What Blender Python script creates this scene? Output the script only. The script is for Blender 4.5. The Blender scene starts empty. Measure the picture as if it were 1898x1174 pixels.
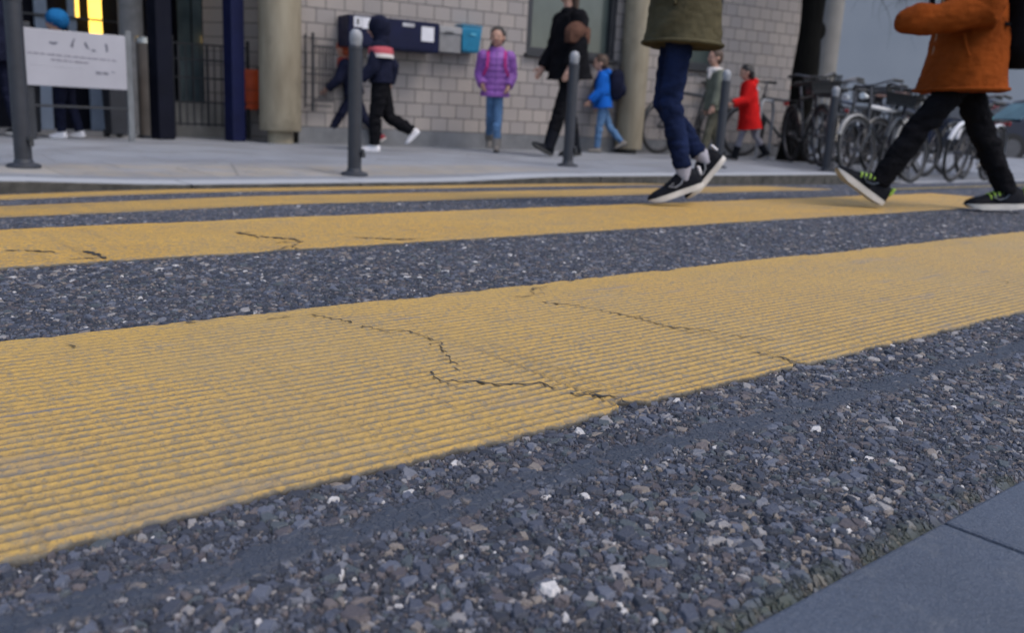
import bpy, bmesh, math, random
import numpy as np
from mathutils import Vector, Matrix, noise
random.seed(7); rng = np.random.default_rng(5)
SC = bpy.context.scene; COL = SC.collection
R = math.radians

# ------------------------------------------------------------------ camera
CZ = .4275
f_, p_, r_, t_ = 1650., R(12.95), R(3.0), R(40.22)
Fv = Vector((0, math.cos(p_), -math.sin(p_))); Rv = Vector((1, 0, 0)); Dv = Fv.cross(Rv)
R2 = Rv*math.cos(r_) - Dv*math.sin(r_); D2 = Dv*math.cos(r_) + Rv*math.sin(r_)
yaw = Matrix.Rotation(-t_, 3, 'Z')
Fv, R2, D2 = yaw @ Fv, yaw @ R2, yaw @ D2
cam_d = bpy.data.cameras.new('camera'); cam = bpy.data.objects.new('camera', cam_d); COL.objects.link(cam)
cam.matrix_world = Matrix(((R2.x, -D2.x, -Fv.x, 0), (R2.y, -D2.y, -Fv.y, 0), (R2.z, -D2.z, -Fv.z, CZ), (0, 0, 0, 1)))
cam_d.sensor_width = 36; cam_d.lens = f_*36/1898; cam_d.clip_start = .02; cam_d.clip_end = 500
cam_d.dof.use_dof = True; cam_d.dof.focus_distance = .95; cam_d.dof.aperture_fstop = 7.2
SC.camera = cam

# ------------------------------------------------------------------ sky, sun, exposure
w = bpy.data.worlds.new('World'); SC.world = w; w.use_nodes = True
nt = w.node_tree; bg = nt.nodes['Background']
sky = nt.nodes.new('ShaderNodeTexSky'); sky.sky_type = 'NISHITA'; sky.sun_disc = False
SUN_EL, SUN_AZ = 56, 160
sky.sun_elevation = R(SUN_EL); sky.sun_rotation = R(SUN_AZ); sky.air_density = 1.0; sky.dust_density = 3.0; sky.ozone_density = 1.2
nt.links.new(sky.outputs[0], bg.inputs[0]); bg.inputs[1].default_value = .135
sl = bpy.data.lights.new('sun', 'SUN'); sl.energy = .62; sl.angle = R(24); sl.color = (1, .95, .88)
so = bpy.data.objects.new('sun', sl); COL.objects.link(so)
sd = Vector((math.sin(R(SUN_AZ))*math.cos(R(SUN_EL)), math.cos(R(SUN_AZ))*math.cos(R(SUN_EL)), math.sin(R(SUN_EL))))
so.rotation_euler = sd.to_track_quat('Z', 'Y').to_euler()
SC.view_settings.view_transform = 'Standard'; SC.view_settings.look = 'None'; SC.view_settings.gamma = 1
SC.view_settings.exposure = .70
SC.render.engine = 'CYCLES'; SC.cycles.feature_set = 'EXPERIMENTAL'
SC.cycles.dicing_rate = 1.0; SC.cycles.offscreen_dicing_scale = 8; SC.cycles.max_bounces = 6
SC.cycles.dicing_camera = cam

# ------------------------------------------------------------------ object helpers
def tag(o, label=None, cat=None, group=None, kind=None):
    if label: o['label'] = label
    if cat: o['category'] = cat
    if group: o['group'] = group
    if kind: o['kind'] = kind
    return o
def empty(name, loc, rz=0, **k):
    o = bpy.data.objects.new(name, None); COL.objects.link(o); o.empty_display_size = .1
    o.location = loc; o.rotation_euler = (0, 0, rz); return tag(o, **k)
class G:
    """collects shapes; build() links them as ONE mesh object"""
    def __init__(s): s.v = []; s.f = []
    def add(s, vs, fs):
        b = len(s.v); s.v += [tuple(x) for x in vs]; s.f += [tuple(i+b for i in q) for q in fs]; return s
    def box(s, c, d, M=None):
        vs = []
        for x in (-.5, .5):
            for y in (-.5, .5):
                for z in (-.5, .5):
                    q = Vector((x*d[0], y*d[1], z*d[2]))
                    if M: q = M @ q
                    vs.append(q+Vector(c))
        return s.add(vs, [(0, 1, 3, 2), (4, 6, 7, 5), (0, 4, 5, 1), (2, 3, 7, 6), (0, 2, 6, 4), (1, 5, 7, 3)])
    def loft(s, rings, closed=True, caps=True):
        n = len(rings[0]); vs = [p for r in rings for p in r]; fs = []
        for i in range(len(rings)-1):
            for j in range(n):
                k = (j+1) % n
                if not closed and j == n-1: continue
                fs.append((i*n+j, i*n+k, (i+1)*n+k, (i+1)*n+j))
        if caps: fs.append(tuple(range(n-1, -1, -1))); fs.append(tuple(range((len(rings)-1)*n, len(rings)*n)))
        return s.add(vs, fs)
    def tube(s, pts, rad, n=8, caps=True):
        pts = [Vector(p) for p in pts]
        if not hasattr(rad, '__len__'): rad = [rad]*len(pts)
        rings = []; up = None
        for i, p in enumerate(pts):
            d = (pts[min(i+1, len(pts)-1)]-pts[max(i-1, 0)]).normalized()
            if up is None:
                up = Vector((0, 0, 1)) if abs(d.z) < .9 else Vector((1, 0, 0))
            a = up - d*up.dot(d); a.normalize(); up = a; b = d.cross(a)
            rings.append([p+(a*math.cos(2*math.pi*j/n)+b*math.sin(2*math.pi*j/n))*rad[i] for j in range(n)])
        return s.loft(rings, caps=caps)
    def ell(s, c, r, M=None, nu=14, nv=9):
        c = Vector(c)
        if not hasattr(r, '__len__'): r = (r, r, r)
        rings = []
        for i in range(1, nv):
            th = math.pi*i/nv
            ring = []
            for j in range(nu):
                q = Vector((r[0]*math.sin(th)*math.cos(2*math.pi*j/nu), r[1]*math.sin(th)*math.sin(2*math.pi*j/nu), -r[2]*math.cos(th)))
                ring.append(c+(M @ q if M else q))
            rings.append(ring)
        return s.loft(rings)
    def cap(s, a, b, ra, rb, n=12):
        s.tube([a, b], [ra, rb], n); s.ell(a, ra, nu=n, nv=8); return s.ell(b, rb, nu=n, nv=8)
    def torus(s, c, Rr, r, ax=1, n=40, m=8, flat=1.0):
        rings = []
        for i in range(n+1):
            a = 2*math.pi*i/n; ring = []
            for j in range(m):
                b = 2*math.pi*j/m; rr = Rr+r*math.cos(b); h = r*flat*math.sin(b)
                q = (rr*math.cos(a), h, rr*math.sin(a)) if ax == 1 else (rr*math.cos(a), rr*math.sin(a), h)
                ring.append(Vector(c)+Vector(q))
            rings.append(ring)
        return s.loft(rings, caps=False)
    def lathe(s, prof, n=24, c=(0, 0, 0)):
        return s.loft([[Vector(c)+Vector((r*math.cos(2*math.pi*j/n), r*math.sin(2*math.pi*j/n), z)) for j in range(n)] for r, z in prof])
    def mesh(s, name):
        m = bpy.data.meshes.new(name); m.from_pydata(s.v, [], s.f); m.update()
        bm = bmesh.new(); bm.from_mesh(m); bmesh.ops.recalc_face_normals(bm, faces=bm.faces); bm.to_mesh(m); bm.free()
        return m
    def build(s, name, mat, parent=None, smooth=None, bevel=0, loc=None):
        m = s.mesh(name); o = bpy.data.objects.new(name, m); COL.objects.link(o)
        m.materials.append(mat)
        if parent: o.parent = parent
        if loc: o.location = loc
        if smooth:
            for p in m.polygons: p.use_smooth = True
            if smooth < 179:
                md = o.modifiers.new('edges', 'EDGE_SPLIT'); md.split_angle = R(smooth)
        if bevel:
            md = o.modifiers.new('bevel', 'BEVEL'); md.width = bevel; md.segments = 2; md.limit_method = 'ANGLE'
        return o
def blob(name, g, mat, parent=None, voxel=.008, it=6, post=None, hook=None):
    """union of the shapes in g as one continuous smooth surface"""
    m = g.mesh(name+'_raw'); o = bpy.data.objects.new(name+'_raw', m); COL.objects.link(o)
    md = o.modifiers.new('r', 'REMESH'); md.mode = 'VOXEL'; md.voxel_size = voxel
    ms = o.modifiers.new('s', 'SMOOTH'); ms.factor = .5; ms.iterations = it
    dg = bpy.context.evaluated_depsgraph_get()
    me = bpy.data.meshes.new_from_object(o.evaluated_get(dg)); me.name = name
    bpy.data.objects.remove(o); bpy.data.meshes.remove(m)
    me.materials.clear(); me.materials.append(mat)
    if post:
        n = len(me.vertices); co = np.empty(n*3, np.float32); me.vertices.foreach_get('co', co); co = co.reshape(-1, 3)
        no = np.empty(n*3, np.float32); me.vertex_normals.foreach_get('vector', no); no = no.reshape(-1, 3)
        d = np.array([post(Vector(c.tolist())) for c in co], np.float32)
        co = co+no*d[:, None]; me.vertices.foreach_set('co', co.ravel()); me.update()
    for p in me.polygons: p.use_smooth = True
    q = bpy.data.objects.new(name, me); COL.objects.link(q)
    if parent: q.parent = parent
    return q
def grid_mesh(name, us, vs, zf, mat, parent=None, smooth=True):
    U, V = np.meshgrid(np.asarray(us, float), np.asarray(vs, float)); Z = zf(U, V)
    return grid_obj(name, U, V, Z, mat, parent, smooth)
def grid_obj(name, U, V, Z, mat, parent=None, smooth=True, attr=None):
    nv, nu = U.shape
    idx = np.arange(nu*nv).reshape(nv, nu)
    q = np.stack([idx[:-1, :-1], idx[:-1, 1:], idx[1:, 1:], idx[1:, :-1]], -1).reshape(-1, 4)
    m = bpy.data.meshes.new(name); m.vertices.add(nu*nv)
    m.vertices.foreach_set('co', np.stack([U, V, Z], -1).astype(np.float32).ravel())
    m.loops.add(q.size); m.loops.foreach_set('vertex_index', q.ravel().astype(np.int32))
    m.polygons.add(len(q)); m.polygons.foreach_set('loop_start', np.arange(0, q.size, 4, dtype=np.int32))
    m.update(calc_edges=True); m.validate()
    if smooth: m.polygons.foreach_set('use_smooth', np.ones(len(q), bool))
    if attr is not None:
        a = m.attributes.new('groove', 'FLOAT', 'POINT'); a.data.foreach_set('value', attr.astype(np.float32).ravel())
    m.materials.append(mat); o = bpy.data.objects.new(name, m); COL.objects.link(o)
    if parent: o.parent = parent
    return o

# ------------------------------------------------------------------ material helpers
class NT:
    def __init__(s, name):
        s.m = bpy.data.materials.new(name); s.m.use_nodes = True; s.t = s.m.node_tree; s.n = s.t.nodes; s.b = s.n['Principled BSDF']
    def node(s, typ, **k):
        x = s.n.new(typ)
        for a, b in k.items(): setattr(x, a, b)
        return x
    def link(s, a, b): s.t.links.new(a, b)
    def put(s, sock, v):
        if isinstance(v, bpy.types.NodeSocket): s.link(v, sock)
        else: sock.default_value = v
    def math(s, op, a, b=0, c=None, clamp=False):
        x = s.node('ShaderNodeMath', operation=op, use_clamp=clamp); s.put(x.inputs[0], a); s.put(x.inputs[1], b)
        if c is not None: s.put(x.inputs[2], c)
        return x.outputs[0]
    def mapr(s, v, a, b, c=0, d=1, smooth=False):
        x = s.node('ShaderNodeMapRange'); x.interpolation_type = 'SMOOTHSTEP' if smooth else 'LINEAR'
        s.put(x.inputs[0], v)
        for i, q in enumerate((a, b, c, d)): s.put(x.inputs[i+1], q)
        return x.outputs[0]
    def ramp(s, v, stops, interp='LINEAR'):
        x = s.node('ShaderNodeValToRGB'); cr = x.color_ramp; cr.interpolation = interp
        while len(cr.elements) < len(stops): cr.elements.new(.5)
        for e, (p, c) in zip(cr.elements, stops): e.position = p; e.color = (*c, 1)
        s.put(x.inputs[0], v); return x.outputs[0]
    def mix(s, fac, a, b, blend='MIX'):
        x = s.node('ShaderNodeMix', data_type='RGBA', blend_type=blend); s.put(x.inputs[0], fac)
        s.put(x.inputs[6], (*a, 1) if isinstance(a, tuple) and len(a) == 3 else a); s.put(x.inputs[7], (*b, 1) if isinstance(b, tuple) and len(b) == 3 else b)
        return x.outputs[2]
    def noise(s, vec, scale, detail=3, rough=.55, out=0, dim='3D'):
        x = s.node('ShaderNodeTexNoise', noise_dimensions=dim); s.put(x.inputs['Vector'], vec); x.inputs['Scale'].default_value = scale
        x.inputs['Detail'].default_value = detail; x.inputs['Roughness'].default_value = rough; return x.outputs[out]
    def vor(s, vec, scale, feature='F1', dim='3D', rnd=1.0):
        x = s.node('ShaderNodeTexVoronoi', voronoi_dimensions=dim, feature=feature); s.put(x.inputs['Vector'], vec)
        x.inputs['Scale'].default_value = scale; x.inputs['Randomness'].default_value = rnd; return x
    def obj(s): return s.node('ShaderNodeTexCoord').outputs['Object']
    def mapping(s, vec, scale=(1, 1, 1), rot=(0, 0, 0), loc=(0, 0, 0)):
        x = s.node('ShaderNodeMapping'); s.put(x.inputs[0], vec); x.inputs[1].default_value = loc; x.inputs[2].default_value = rot; x.inputs[3].default_value = scale
        return x.outputs[0]
    def bump(s, h, strength, dist=.01):
        x = s.node('ShaderNodeBump'); x.inputs['Strength'].default_value = strength; x.inputs['Distance'].default_value = dist; s.put(x.inputs['Height'], h)
        s.link(x.outputs[0], s.b.inputs['Normal'])
    def set(s, **k):
        for a, v in k.items():
            q = s.b.inputs[a.replace('_', ' ')]
            if isinstance(v, tuple) and len(v) == 3 and 'Color' in a: v = (*v, 1)
            s.put(q, v)
        return s.m
CACHE = {}
def mat(name, c, rough=.7, var=.25, scale=8, bump=.15, bscale=60, metal=0, c2=None, spec=.5):
    """plain surface with uneven colour, uneven gloss and a fine relief"""
    if name in CACHE: return CACHE[name]
    t = NT(name); v = t.obj(); n = t.noise(v, scale, 4)
    lo = tuple(x*(1-var) for x in c) if c2 is None else c2
    hi = tuple(min(1, x*(1+var)) for x in c)
    t.set(Base_Color=t.ramp(n, [(.3, lo), (.7, hi)]), Metallic=metal, Roughness=t.mapr(t.noise(v, scale*3, 2), .3, .7, rough*.85, min(1, rough*1.12)), Specular_IOR_Level=spec)
    if bump: t.bump(t.noise(v, bscale, 3), bump, .004)
    CACHE[name] = t.m; return t.m
def cloth(name, c, var=.22, weave=260, fold=14, rough=.95, spec=.06):
    if name in CACHE: return CACHE[name]
    t = NT(name); v = t.obj(); n = t.noise(v, 9, 3)
    t.set(Base_Color=t.ramp(n, [(.3, tuple(x*(1-var) for x in c)), (.7, tuple(min(1, x*(1+var)) for x in c))]), Roughness=rough, Specular_IOR_Level=spec)
    h = t.math('ADD', t.math('MULTIPLY', t.noise(t.mapping(v, (1, 1, .55), (.4, .5, .2)), fold, 4, .6), 4.0), t.noise(v, weave, 2))
    t.bump(h, .55, .006); CACHE[name] = t.m; return t.m
def glow(name, c, s):
    t = NT(name); n = t.noise(t.obj(), 3, 2)
    t.set(Base_Color=c, Emission_Color=t.ramp(n, [(.3, tuple(x*.75 for x in c)), (.7, c)]), Emission_Strength=s); return t.m

# ------------------------------------------------------------------ ground heights (street runs along X, far kerb at y=4.635)
VK = [-3, .27, .594, 1.134, 1.674, 2.214, 2.754, 3.294, 4.635, 7]
HK = [.297, .295, .295, .2916, .300, .307, .340, .372, .4725, .60]
def sm(x, a, b):
    t = np.clip((np.asarray(x, float)-a)/(b-a), 0, 1); return t*t*(3-2*t)
def zr(u, v):
    return CZ-(np.interp(v, VK, HK)+.02*(1-sm(u, .3, 1.6))*sm(v, 1.7, 3.2)+.08*sm(u, 4, 8.2)*np.clip((np.asarray(v, float)-3.294)/1.341, 0, 1))
KERB = 4.635
def zp(u, v):
    return -.027*sm(u, .7, 1.7)*(1-sm(u, 3.3, 4.4))*(1-sm(v, 4.9, 5.9))-.105*sm(u, 8.2, 9.4)*(1-sm(v, 5.2, 6.4))
def gz(u, v): return float(zp(u, v)) if v > KERB else float(zr(u, v))

# ------------------------------------------------------------------ road: asphalt with real stones (displaced)
def road_material():
    t = NT('asphalt'); v = t.obj()
    sep = t.node('ShaderNodeSeparateXYZ'); t.link(v, sep.inputs[0]); Y = sep.outputs[1]; X = sep.outputs[0]
    flat = t.node('ShaderNodeCombineXYZ'); t.link(X, flat.inputs[0]); t.link(Y, flat.inputs[1])
    nz = t.noise(flat.outputs[0], 70, 3, .6, out=1)
    warp = t.node('ShaderNodeVectorMath', operation='MULTIPLY_ADD'); t.link(nz, warp.inputs[0]); warp.inputs[1].default_value = (.0075, .0075, 0); t.link(flat.outputs[0], warp.inputs[2])
    wv = warp.outputs[0]
    def layer(scale, edge, lo, hi, keep, tilt):
        a = t.vor(wv, scale, 'F1', '2D'); b = t.vor(wv, scale, 'DISTANCE_TO_EDGE', '2D')
        rs = t.node('ShaderNodeSeparateColor'); t.link(a.outputs['Color'], rs.inputs[0]); r0, r1, r2 = rs.outputs
        on = t.math('GREATER_THAN', r0, keep)
        prof = t.mapr(b.outputs['Distance'], .02, edge, 0, 1, True)
        d = t.node('ShaderNodeVectorMath', operation='SUBTRACT'); t.link(wv, d.inputs[0]); t.link(a.outputs['Position'], d.inputs[1])
        tl = t.node('ShaderNodeVectorMath', operation='SUBTRACT'); t.link(a.outputs['Color'], tl.inputs[0]); tl.inputs[1].default_value = (.5, .5, .5)
        dt = t.node('ShaderNodeVectorMath', operation='DOT_PRODUCT'); t.link(d.outputs[0], dt.inputs[0]); t.link(tl.outputs[0], dt.inputs[1])
        hgt = t.math('ADD', t.mapr(r1, 0, 1, lo, hi), t.math('MULTIPLY', dt.outputs['Value'], tilt))
        return t.math('MULTIPLY', t.math('MULTIPLY', prof, hgt), on), t.math('MULTIPLY', on, t.mapr(b.outputs['Distance'], .02, .07, 0, 1)), r2, r1
    hA, mA, cA, eA = layer(84, .20, .0024, .0052, .72, .26)
    hD, mD, cD, eD = layer(140, .20, .0020, .0044, .56, .26)
    hB, mB, cB, eB = layer(265, .24, .0010, .0032, .34, .28)
    hC, mC, cC, eC = layer(430, .30, .0005, .0018, .2, .3)
    rough = t.math('MULTIPLY', t.math('SUBTRACT', t.noise(v, 420, 3, .6), .5), .0009)
    h = t.math('ADD', t.math('MAXIMUM', t.math('MAXIMUM', hA, hD), t.math('MAXIMUM', hB, hC)), rough)
    # smooth tar seam along the street
    edgeN = t.math('MULTIPLY', t.math('SUBTRACT', t.noise(v, 22, 4, .65), .5), .055)
    yc = t.math('ADD', t.math('ADD', Y, edgeN), t.math('MULTIPLY', X, .022))
    seam = t.math('MULTIPLY', t.mapr(yc, .496, .506, 0, 1, True), t.mapr(yc, .527, .538, 1, 0, True))
    seam = t.math('MULTIPLY', seam, t.mapr(t.noise(v, 38, 3, .6), .40, .48, .2, 1))
    h = t.math('MULTIPLY', h, t.math('SUBTRACT', 1, t.math('MULTIPLY', seam, .72)))
    h = t.math('ADD', h, t.math('MULTIPLY', seam, .0030))
    wave = t.math('MULTIPLY', t.math('SUBTRACT', t.noise(v, 9, 3), .5), .004)
    # sunk joint at the near kerb
    joint = t.mapr(Y, .272, .287, 1, 0, True)
    h = t.math('SUBTRACT', h, t.math('MULTIPLY', joint, .006))
    stone = [(0, (.016, .020, .030)), (.18, (.030, .036, .054)), (.36, (.050, .058, .084)), (.53, (.092, .104, .140)), (.65, (.074, .062, .066)), (.725, (.056, .070, .078)), (.79, (.118, .098, .094)), (.855, (.150, .155, .178)), (.91, (.20, .17, .145)), (.955, (.27, .255, .25)), (.985, (.55, .53, .52))]
    colA = t.ramp(cA, stone, 'CONSTANT'); colB = t.ramp(cB, stone, 'CONSTANT'); colD = t.ramp(cD, stone, 'CONSTANT'); colC = t.ramp(cC, stone, 'CONSTANT')
    base = t.mix(t.noise(v, 150, 3), (.008, .009, .013), (.024, .027, .036))
    c = t.mix(t.math('MULTIPLY', mC, .6), base, colC); c = t.mix(mB, c, colB)
    c = t.mix(t.math('MULTIPLY', mD, t.math('GREATER_THAN', hD, hB)), c, colD); c = t.mix(t.math('MULTIPLY', mA, t.math('GREATER_THAN', hA, hD)), c, colA)
    dark_mottle = t.noise(v, 260, 3, .6); c = t.mix(t.mapr(dark_mottle, .48, .68, 0, .3), c, (.040, .045, .060))  # fine grime over the stones
    c = t.mix(seam, c, t.mix(t.noise(v, 60, 3), (.020, .027, .042), (.036, .046, .066)))
    big = t.noise(v, 1.3, 3)
    c = t.mix(t.mapr(big, .3, .7, .0, .22), c, (.10, .106, .135))
    moss = t.math('MULTIPLY', t.mapr(Y, .276, .298, 1, 0), t.mapr(t.noise(v, 30, 3), .45, .6, 0, .7))
    c = t.mix(moss, c, (.028, .040, .022))
    t.set(Base_Color=c, Roughness=t.mapr(t.noise(v, 90, 2), .3, .7, .5, .75), Specular_IOR_Level=.45)
    disp = t.node('ShaderNodeDisplacement', space='OBJECT'); disp.inputs['Midlevel'].default_value = .0044; disp.inputs['Scale'].default_value = 1
    t.put(disp.inputs['Height'], t.math('ADD', h, wave)); t.link(disp.outputs[0], t.n['Material Output'].inputs['Displacement'])
    t.m.displacement_method = 'BOTH'; return t.m
us = np.concatenate([np.arange(-30, -1, 2.), np.arange(-1, 10.01, .25), np.arange(12, 46, 2.)])
vs = np.concatenate([np.arange(.272, 3.3, .09), np.arange(3.3, 4.6, .12), [4.64]])
road = tag(grid_mesh('road', us, vs, zr, road_material()), kind='structure')
sub = road.modifiers.new('dice', 'SUBSURF'); sub.subdivision_type = 'SIMPLE'; sub.levels = 0; sub.render_levels = 1
road.cycles.use_adaptive_subdivision = True; road.cycles.dicing_rate = 1.0

# near flush kerb stones and pavement
def granite(name, lo, hi, sc=300):
    t = NT(name); v = t.obj(); n = t.noise(v, sc, 3, .7); n2 = t.noise(v, 6, 4)
    c = t.ramp(n, [(.35, lo), (.65, hi)]); c = t.mix(t.mapr(n2, .35, .7, 0, .35), c, tuple(x*.6 for x in lo))
    c = t.mix(t.mapr(t.noise(v, 900, 1), .62, .68, 0, .4), c, (.25, .26, .28))
    c = t.mix(t.mapr(t.vor(v, 38).outputs['Distance'], .05, .11, .4, 0), c, tuple(x*.45 for x in lo)); c = t.mix(t.mapr(t.noise(v, 26, 5, .7), .55, .72, 0, .4), c, (.13, .135, .145))
    t.set(Base_Color=c, Roughness=t.mapr(n2, .3, .7, .5, .75)); t.bump(t.math('ADD', t.noise(v, 420, 4, .7), t.math('MULTIPLY', t.noise(v, 40, 3), .8)), .5, .004); return t.m
g1 = granite('near_granite', (.042, .056, .086), (.068, .086, .124))
nk = G()
x = -5.32
while x < 6:
    nk.box((x+.5, .0, .1325-.06), (.9965, .541, .12)); x += 1
nk = nk.build('near_kerb', g1, bevel=.003); tag(nk, kind='structure')
gp = G()
gp.box((8, -15.28, .06), (80, 30, .13)).build('near_pavement', granite('near_paving', (.07, .08, .10), (.11, .12, .15)))
tag(bpy.data.objects['near_pavement'], kind='structure')
G().box((8, 40, -.75), (260, 220, .3)).build('ground', mat('earth', (.09, .085, .08), .95))
tag(bpy.data.objects['ground'], kind='structure')

# ------------------------------------------------------------------ yellow zebra stripes, thick ribbed paint
def paint_material(name, rib, sat):
    t = NT(name); v = t.obj()
    at = t.node('ShaderNodeAttribute', attribute_name='groove'); gr = at.outputs['Fac']
    n1 = t.noise(v, 2.2, 4); n2 = t.noise(v, 160, 4, .65); n3 = t.noise(t.mapping(v, (1, 5, 1)), 9, 4, .6); n4 = t.noise(v, 480, 2)
    y = t.ramp(n1, [(.3, (.56, .315, .040)), (.7, (.64, .370, .052))])
    dull = t.mix(t.noise(v, 5, 3), (.43, .280, .080), (.51, .335, .100))
    c = t.mix(t.mapr(n1, .35, .65, .75-sat, 1.0-sat), y, dull)
    c = t.mix(t.math('MULTIPLY', gr, t.mapr(n2, .30, .58, .42, 1.0)), c, (.080, .074, .064))
    c = t.mix(t.mapr(t.math('ADD', n2, t.math('MULTIPLY', gr, .05)), .52, .66, 0, .75), c, (.20, .175, .13))
    c = t.mix(t.mapr(n4, .57, .68, 0, .6), c, (.10, .09, .075))
    c = t.mix(t.mapr(t.noise(v, 45, 4, .7), .60, .70, 0, .55), c, (.17, .15, .12))
    c = t.mix(t.mapr(n3, .60, .72, 0, .22), c, (.30, .265, .20))
    c = t.mix(t.mapr(t.noise(t.mapping(v, (1, 4, 1), loc=(3, 1, 0)), 3.1, 3), .66, .70, 0, .28), c, (.16, .16, .17))
    c = t.mix(t.mapr(t.noise(t.mapping(v, (1.5, 22, 1), loc=(1.3, .4, 0)), 2.6, 4, .6), .63, .72, 0, .75), c, (.15, .145, .15))
    c = t.mix(t.mapr(t.noise(v, 3.3, 4, .6), .48, .70, 0, .32), c, (.26, .20, .11))
    c = t.mix(t.mapr(gr, 1.1, 2.2, 0, .85), c, (.045, .040, .034))  # skirt rows painted near-black: shadow line under the stripe edge, with edge dirt
    t.set(Base_Color=c, Roughness=t.mapr(n2, .3, .7, .55, .8), Specular_IOR_Level=.4)
    t.bump(t.math('ADD', t.noise(v, 300, 4, .7), t.math('MULTIPLY', t.noise(v, 90, 2), 1.2)), .6, .0022); return t.m
def n1d(x, s, seed=0): return np.array([noise.noise((float(a)*s, seed*7.3, 1.7)) for a in x])
def stripe(name, v0, v1, u0, u1, rib, perrib, mt, fine, seed, notches=()):
    ua = [u0]
    while ua[-1] < u1:
        q = ua[-1]; ua.append(q+(fine if -.1 < q < 3 else fine*3))
    ua = np.array(ua); ua[-1] = u1
    nv = int((v1-v0)/rib*perrib)
    e0 = .0055*n1d(ua, 30, seed)+.0055*n1d(ua, 150, seed+3)+.008*n1d(ua, 5, seed+9)+.010*np.clip(n1d(ua, 17, seed+20)-.30, 0, 1); e1 = .006*n1d(ua, 22, seed+5)+.005*n1d(ua, 110, seed+6)+.010*n1d(ua, 4, seed+11)-.014*np.clip(n1d(ua, 13, seed+21)-.3, 0, 1)
    for (c, wd, dp) in notches: e0 += dp*np.clip(1-np.abs(ua-c)/wd, 0, 1)**.7
    w = np.linspace(0, 1, nv)[:, None]; V = (v0+e0)*(1-w)+(v1+e1)*w; U = np.repeat(ua[None], nv, 0)
    slip = np.array([[.0016*noise.noise((float(a)*14, float(b)*60, seed)) for a in ua[::4]] for b in V[:, 0]]); slip = np.repeat(slip, 4, 1)[:, :len(ua)]
    ph = ((V+slip)/rib) % 1; ridge = np.clip(np.sin(ph*2*np.pi)*1.25*.5+.5, 0, 1)
    wear = np.array([[noise.noise((float(a)*2.0, float(b)*7, seed+2.))*.9+noise.noise((float(a)*30, float(b)*45, seed+4.))*.55 for a in ua[::4]] for b in V[:, 0]])
    wear = np.repeat(wear, 4, 1)[:, :len(ua)]; amp = np.clip(.92-wear*.70, .2, 1)*(1-.75*sm(w, .80, .97))
    H = .0016+.0027*amp*ridge+.0008*(1-amp)
    Z = zr(U, V)+H
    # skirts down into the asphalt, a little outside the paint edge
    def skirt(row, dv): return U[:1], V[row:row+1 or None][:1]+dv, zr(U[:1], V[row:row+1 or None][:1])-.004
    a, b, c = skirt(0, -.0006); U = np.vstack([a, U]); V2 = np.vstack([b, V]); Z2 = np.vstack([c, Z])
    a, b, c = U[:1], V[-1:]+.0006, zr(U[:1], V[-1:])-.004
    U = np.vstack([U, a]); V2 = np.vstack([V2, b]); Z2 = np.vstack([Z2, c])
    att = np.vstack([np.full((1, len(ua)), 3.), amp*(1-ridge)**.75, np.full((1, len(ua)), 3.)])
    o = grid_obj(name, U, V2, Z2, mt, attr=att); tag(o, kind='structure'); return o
pm = paint_material('ribbed_yellow_paint', 1, .12); pm2 = paint_material('smooth_yellow_paint', 0, .62)
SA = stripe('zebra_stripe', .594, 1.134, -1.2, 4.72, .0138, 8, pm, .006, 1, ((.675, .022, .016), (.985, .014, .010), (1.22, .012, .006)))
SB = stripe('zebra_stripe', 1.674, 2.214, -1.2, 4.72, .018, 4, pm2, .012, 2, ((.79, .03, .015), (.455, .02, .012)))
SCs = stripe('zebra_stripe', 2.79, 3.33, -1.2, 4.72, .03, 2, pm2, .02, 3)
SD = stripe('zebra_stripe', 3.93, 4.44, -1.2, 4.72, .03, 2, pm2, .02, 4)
crackm = mat('crack_dirt', (.022, .021, .020), .9, bump=0)
CR = {'A': [[(.559, 1.099), (.586, 1.043), (.599, .98), (.63, .958), (.636, .892), (.606, .829), (.584, .775)],
            [(.556, .795), (.546, .774), (.546, .754), (.574, .739), (.596, .712), (.633, .697), (.634, .68), (.644, .663), (.643, .648), (.652, .636), (.67, .625), (.676, .612), (.67, .597)],
            [(.914, 1.016), (.951, .969), (.973, .886), (.98, .803), (1.01, .773), (1.015, .74), (1.045, .699), (1.029, .676)],
            [(.969, .655), (.988, .65), (.985, .633), (.98, .600)], [(1.967, .767), (1.954, .733), (1.932, .691), (1.95, .64)],
            [(.899, 1.057), (.939, 1.06), (.971, 1.101), (1.012, 1.111)], [(.496, 1.1), (.534, 1.099)], [(.246, 1.089), (.256, 1.069)], [(.392, 1.126), (.408, 1.124)]],
      'B': [[(.813, 1.957), (.83, 1.879), (.882, 1.799), (.878, 1.753), (.827, 1.70), (.791, 1.684)], [(.449, 1.797), (.459, 1.725), (.458, 1.688)], [(.403, 1.704), (.461, 1.70)], [(.3, 1.86), (.36, 1.84), (.40, 1.80)], [(1.02, 1.78), (1.1, 1.71), (1.16, 1.70)]]}
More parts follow.
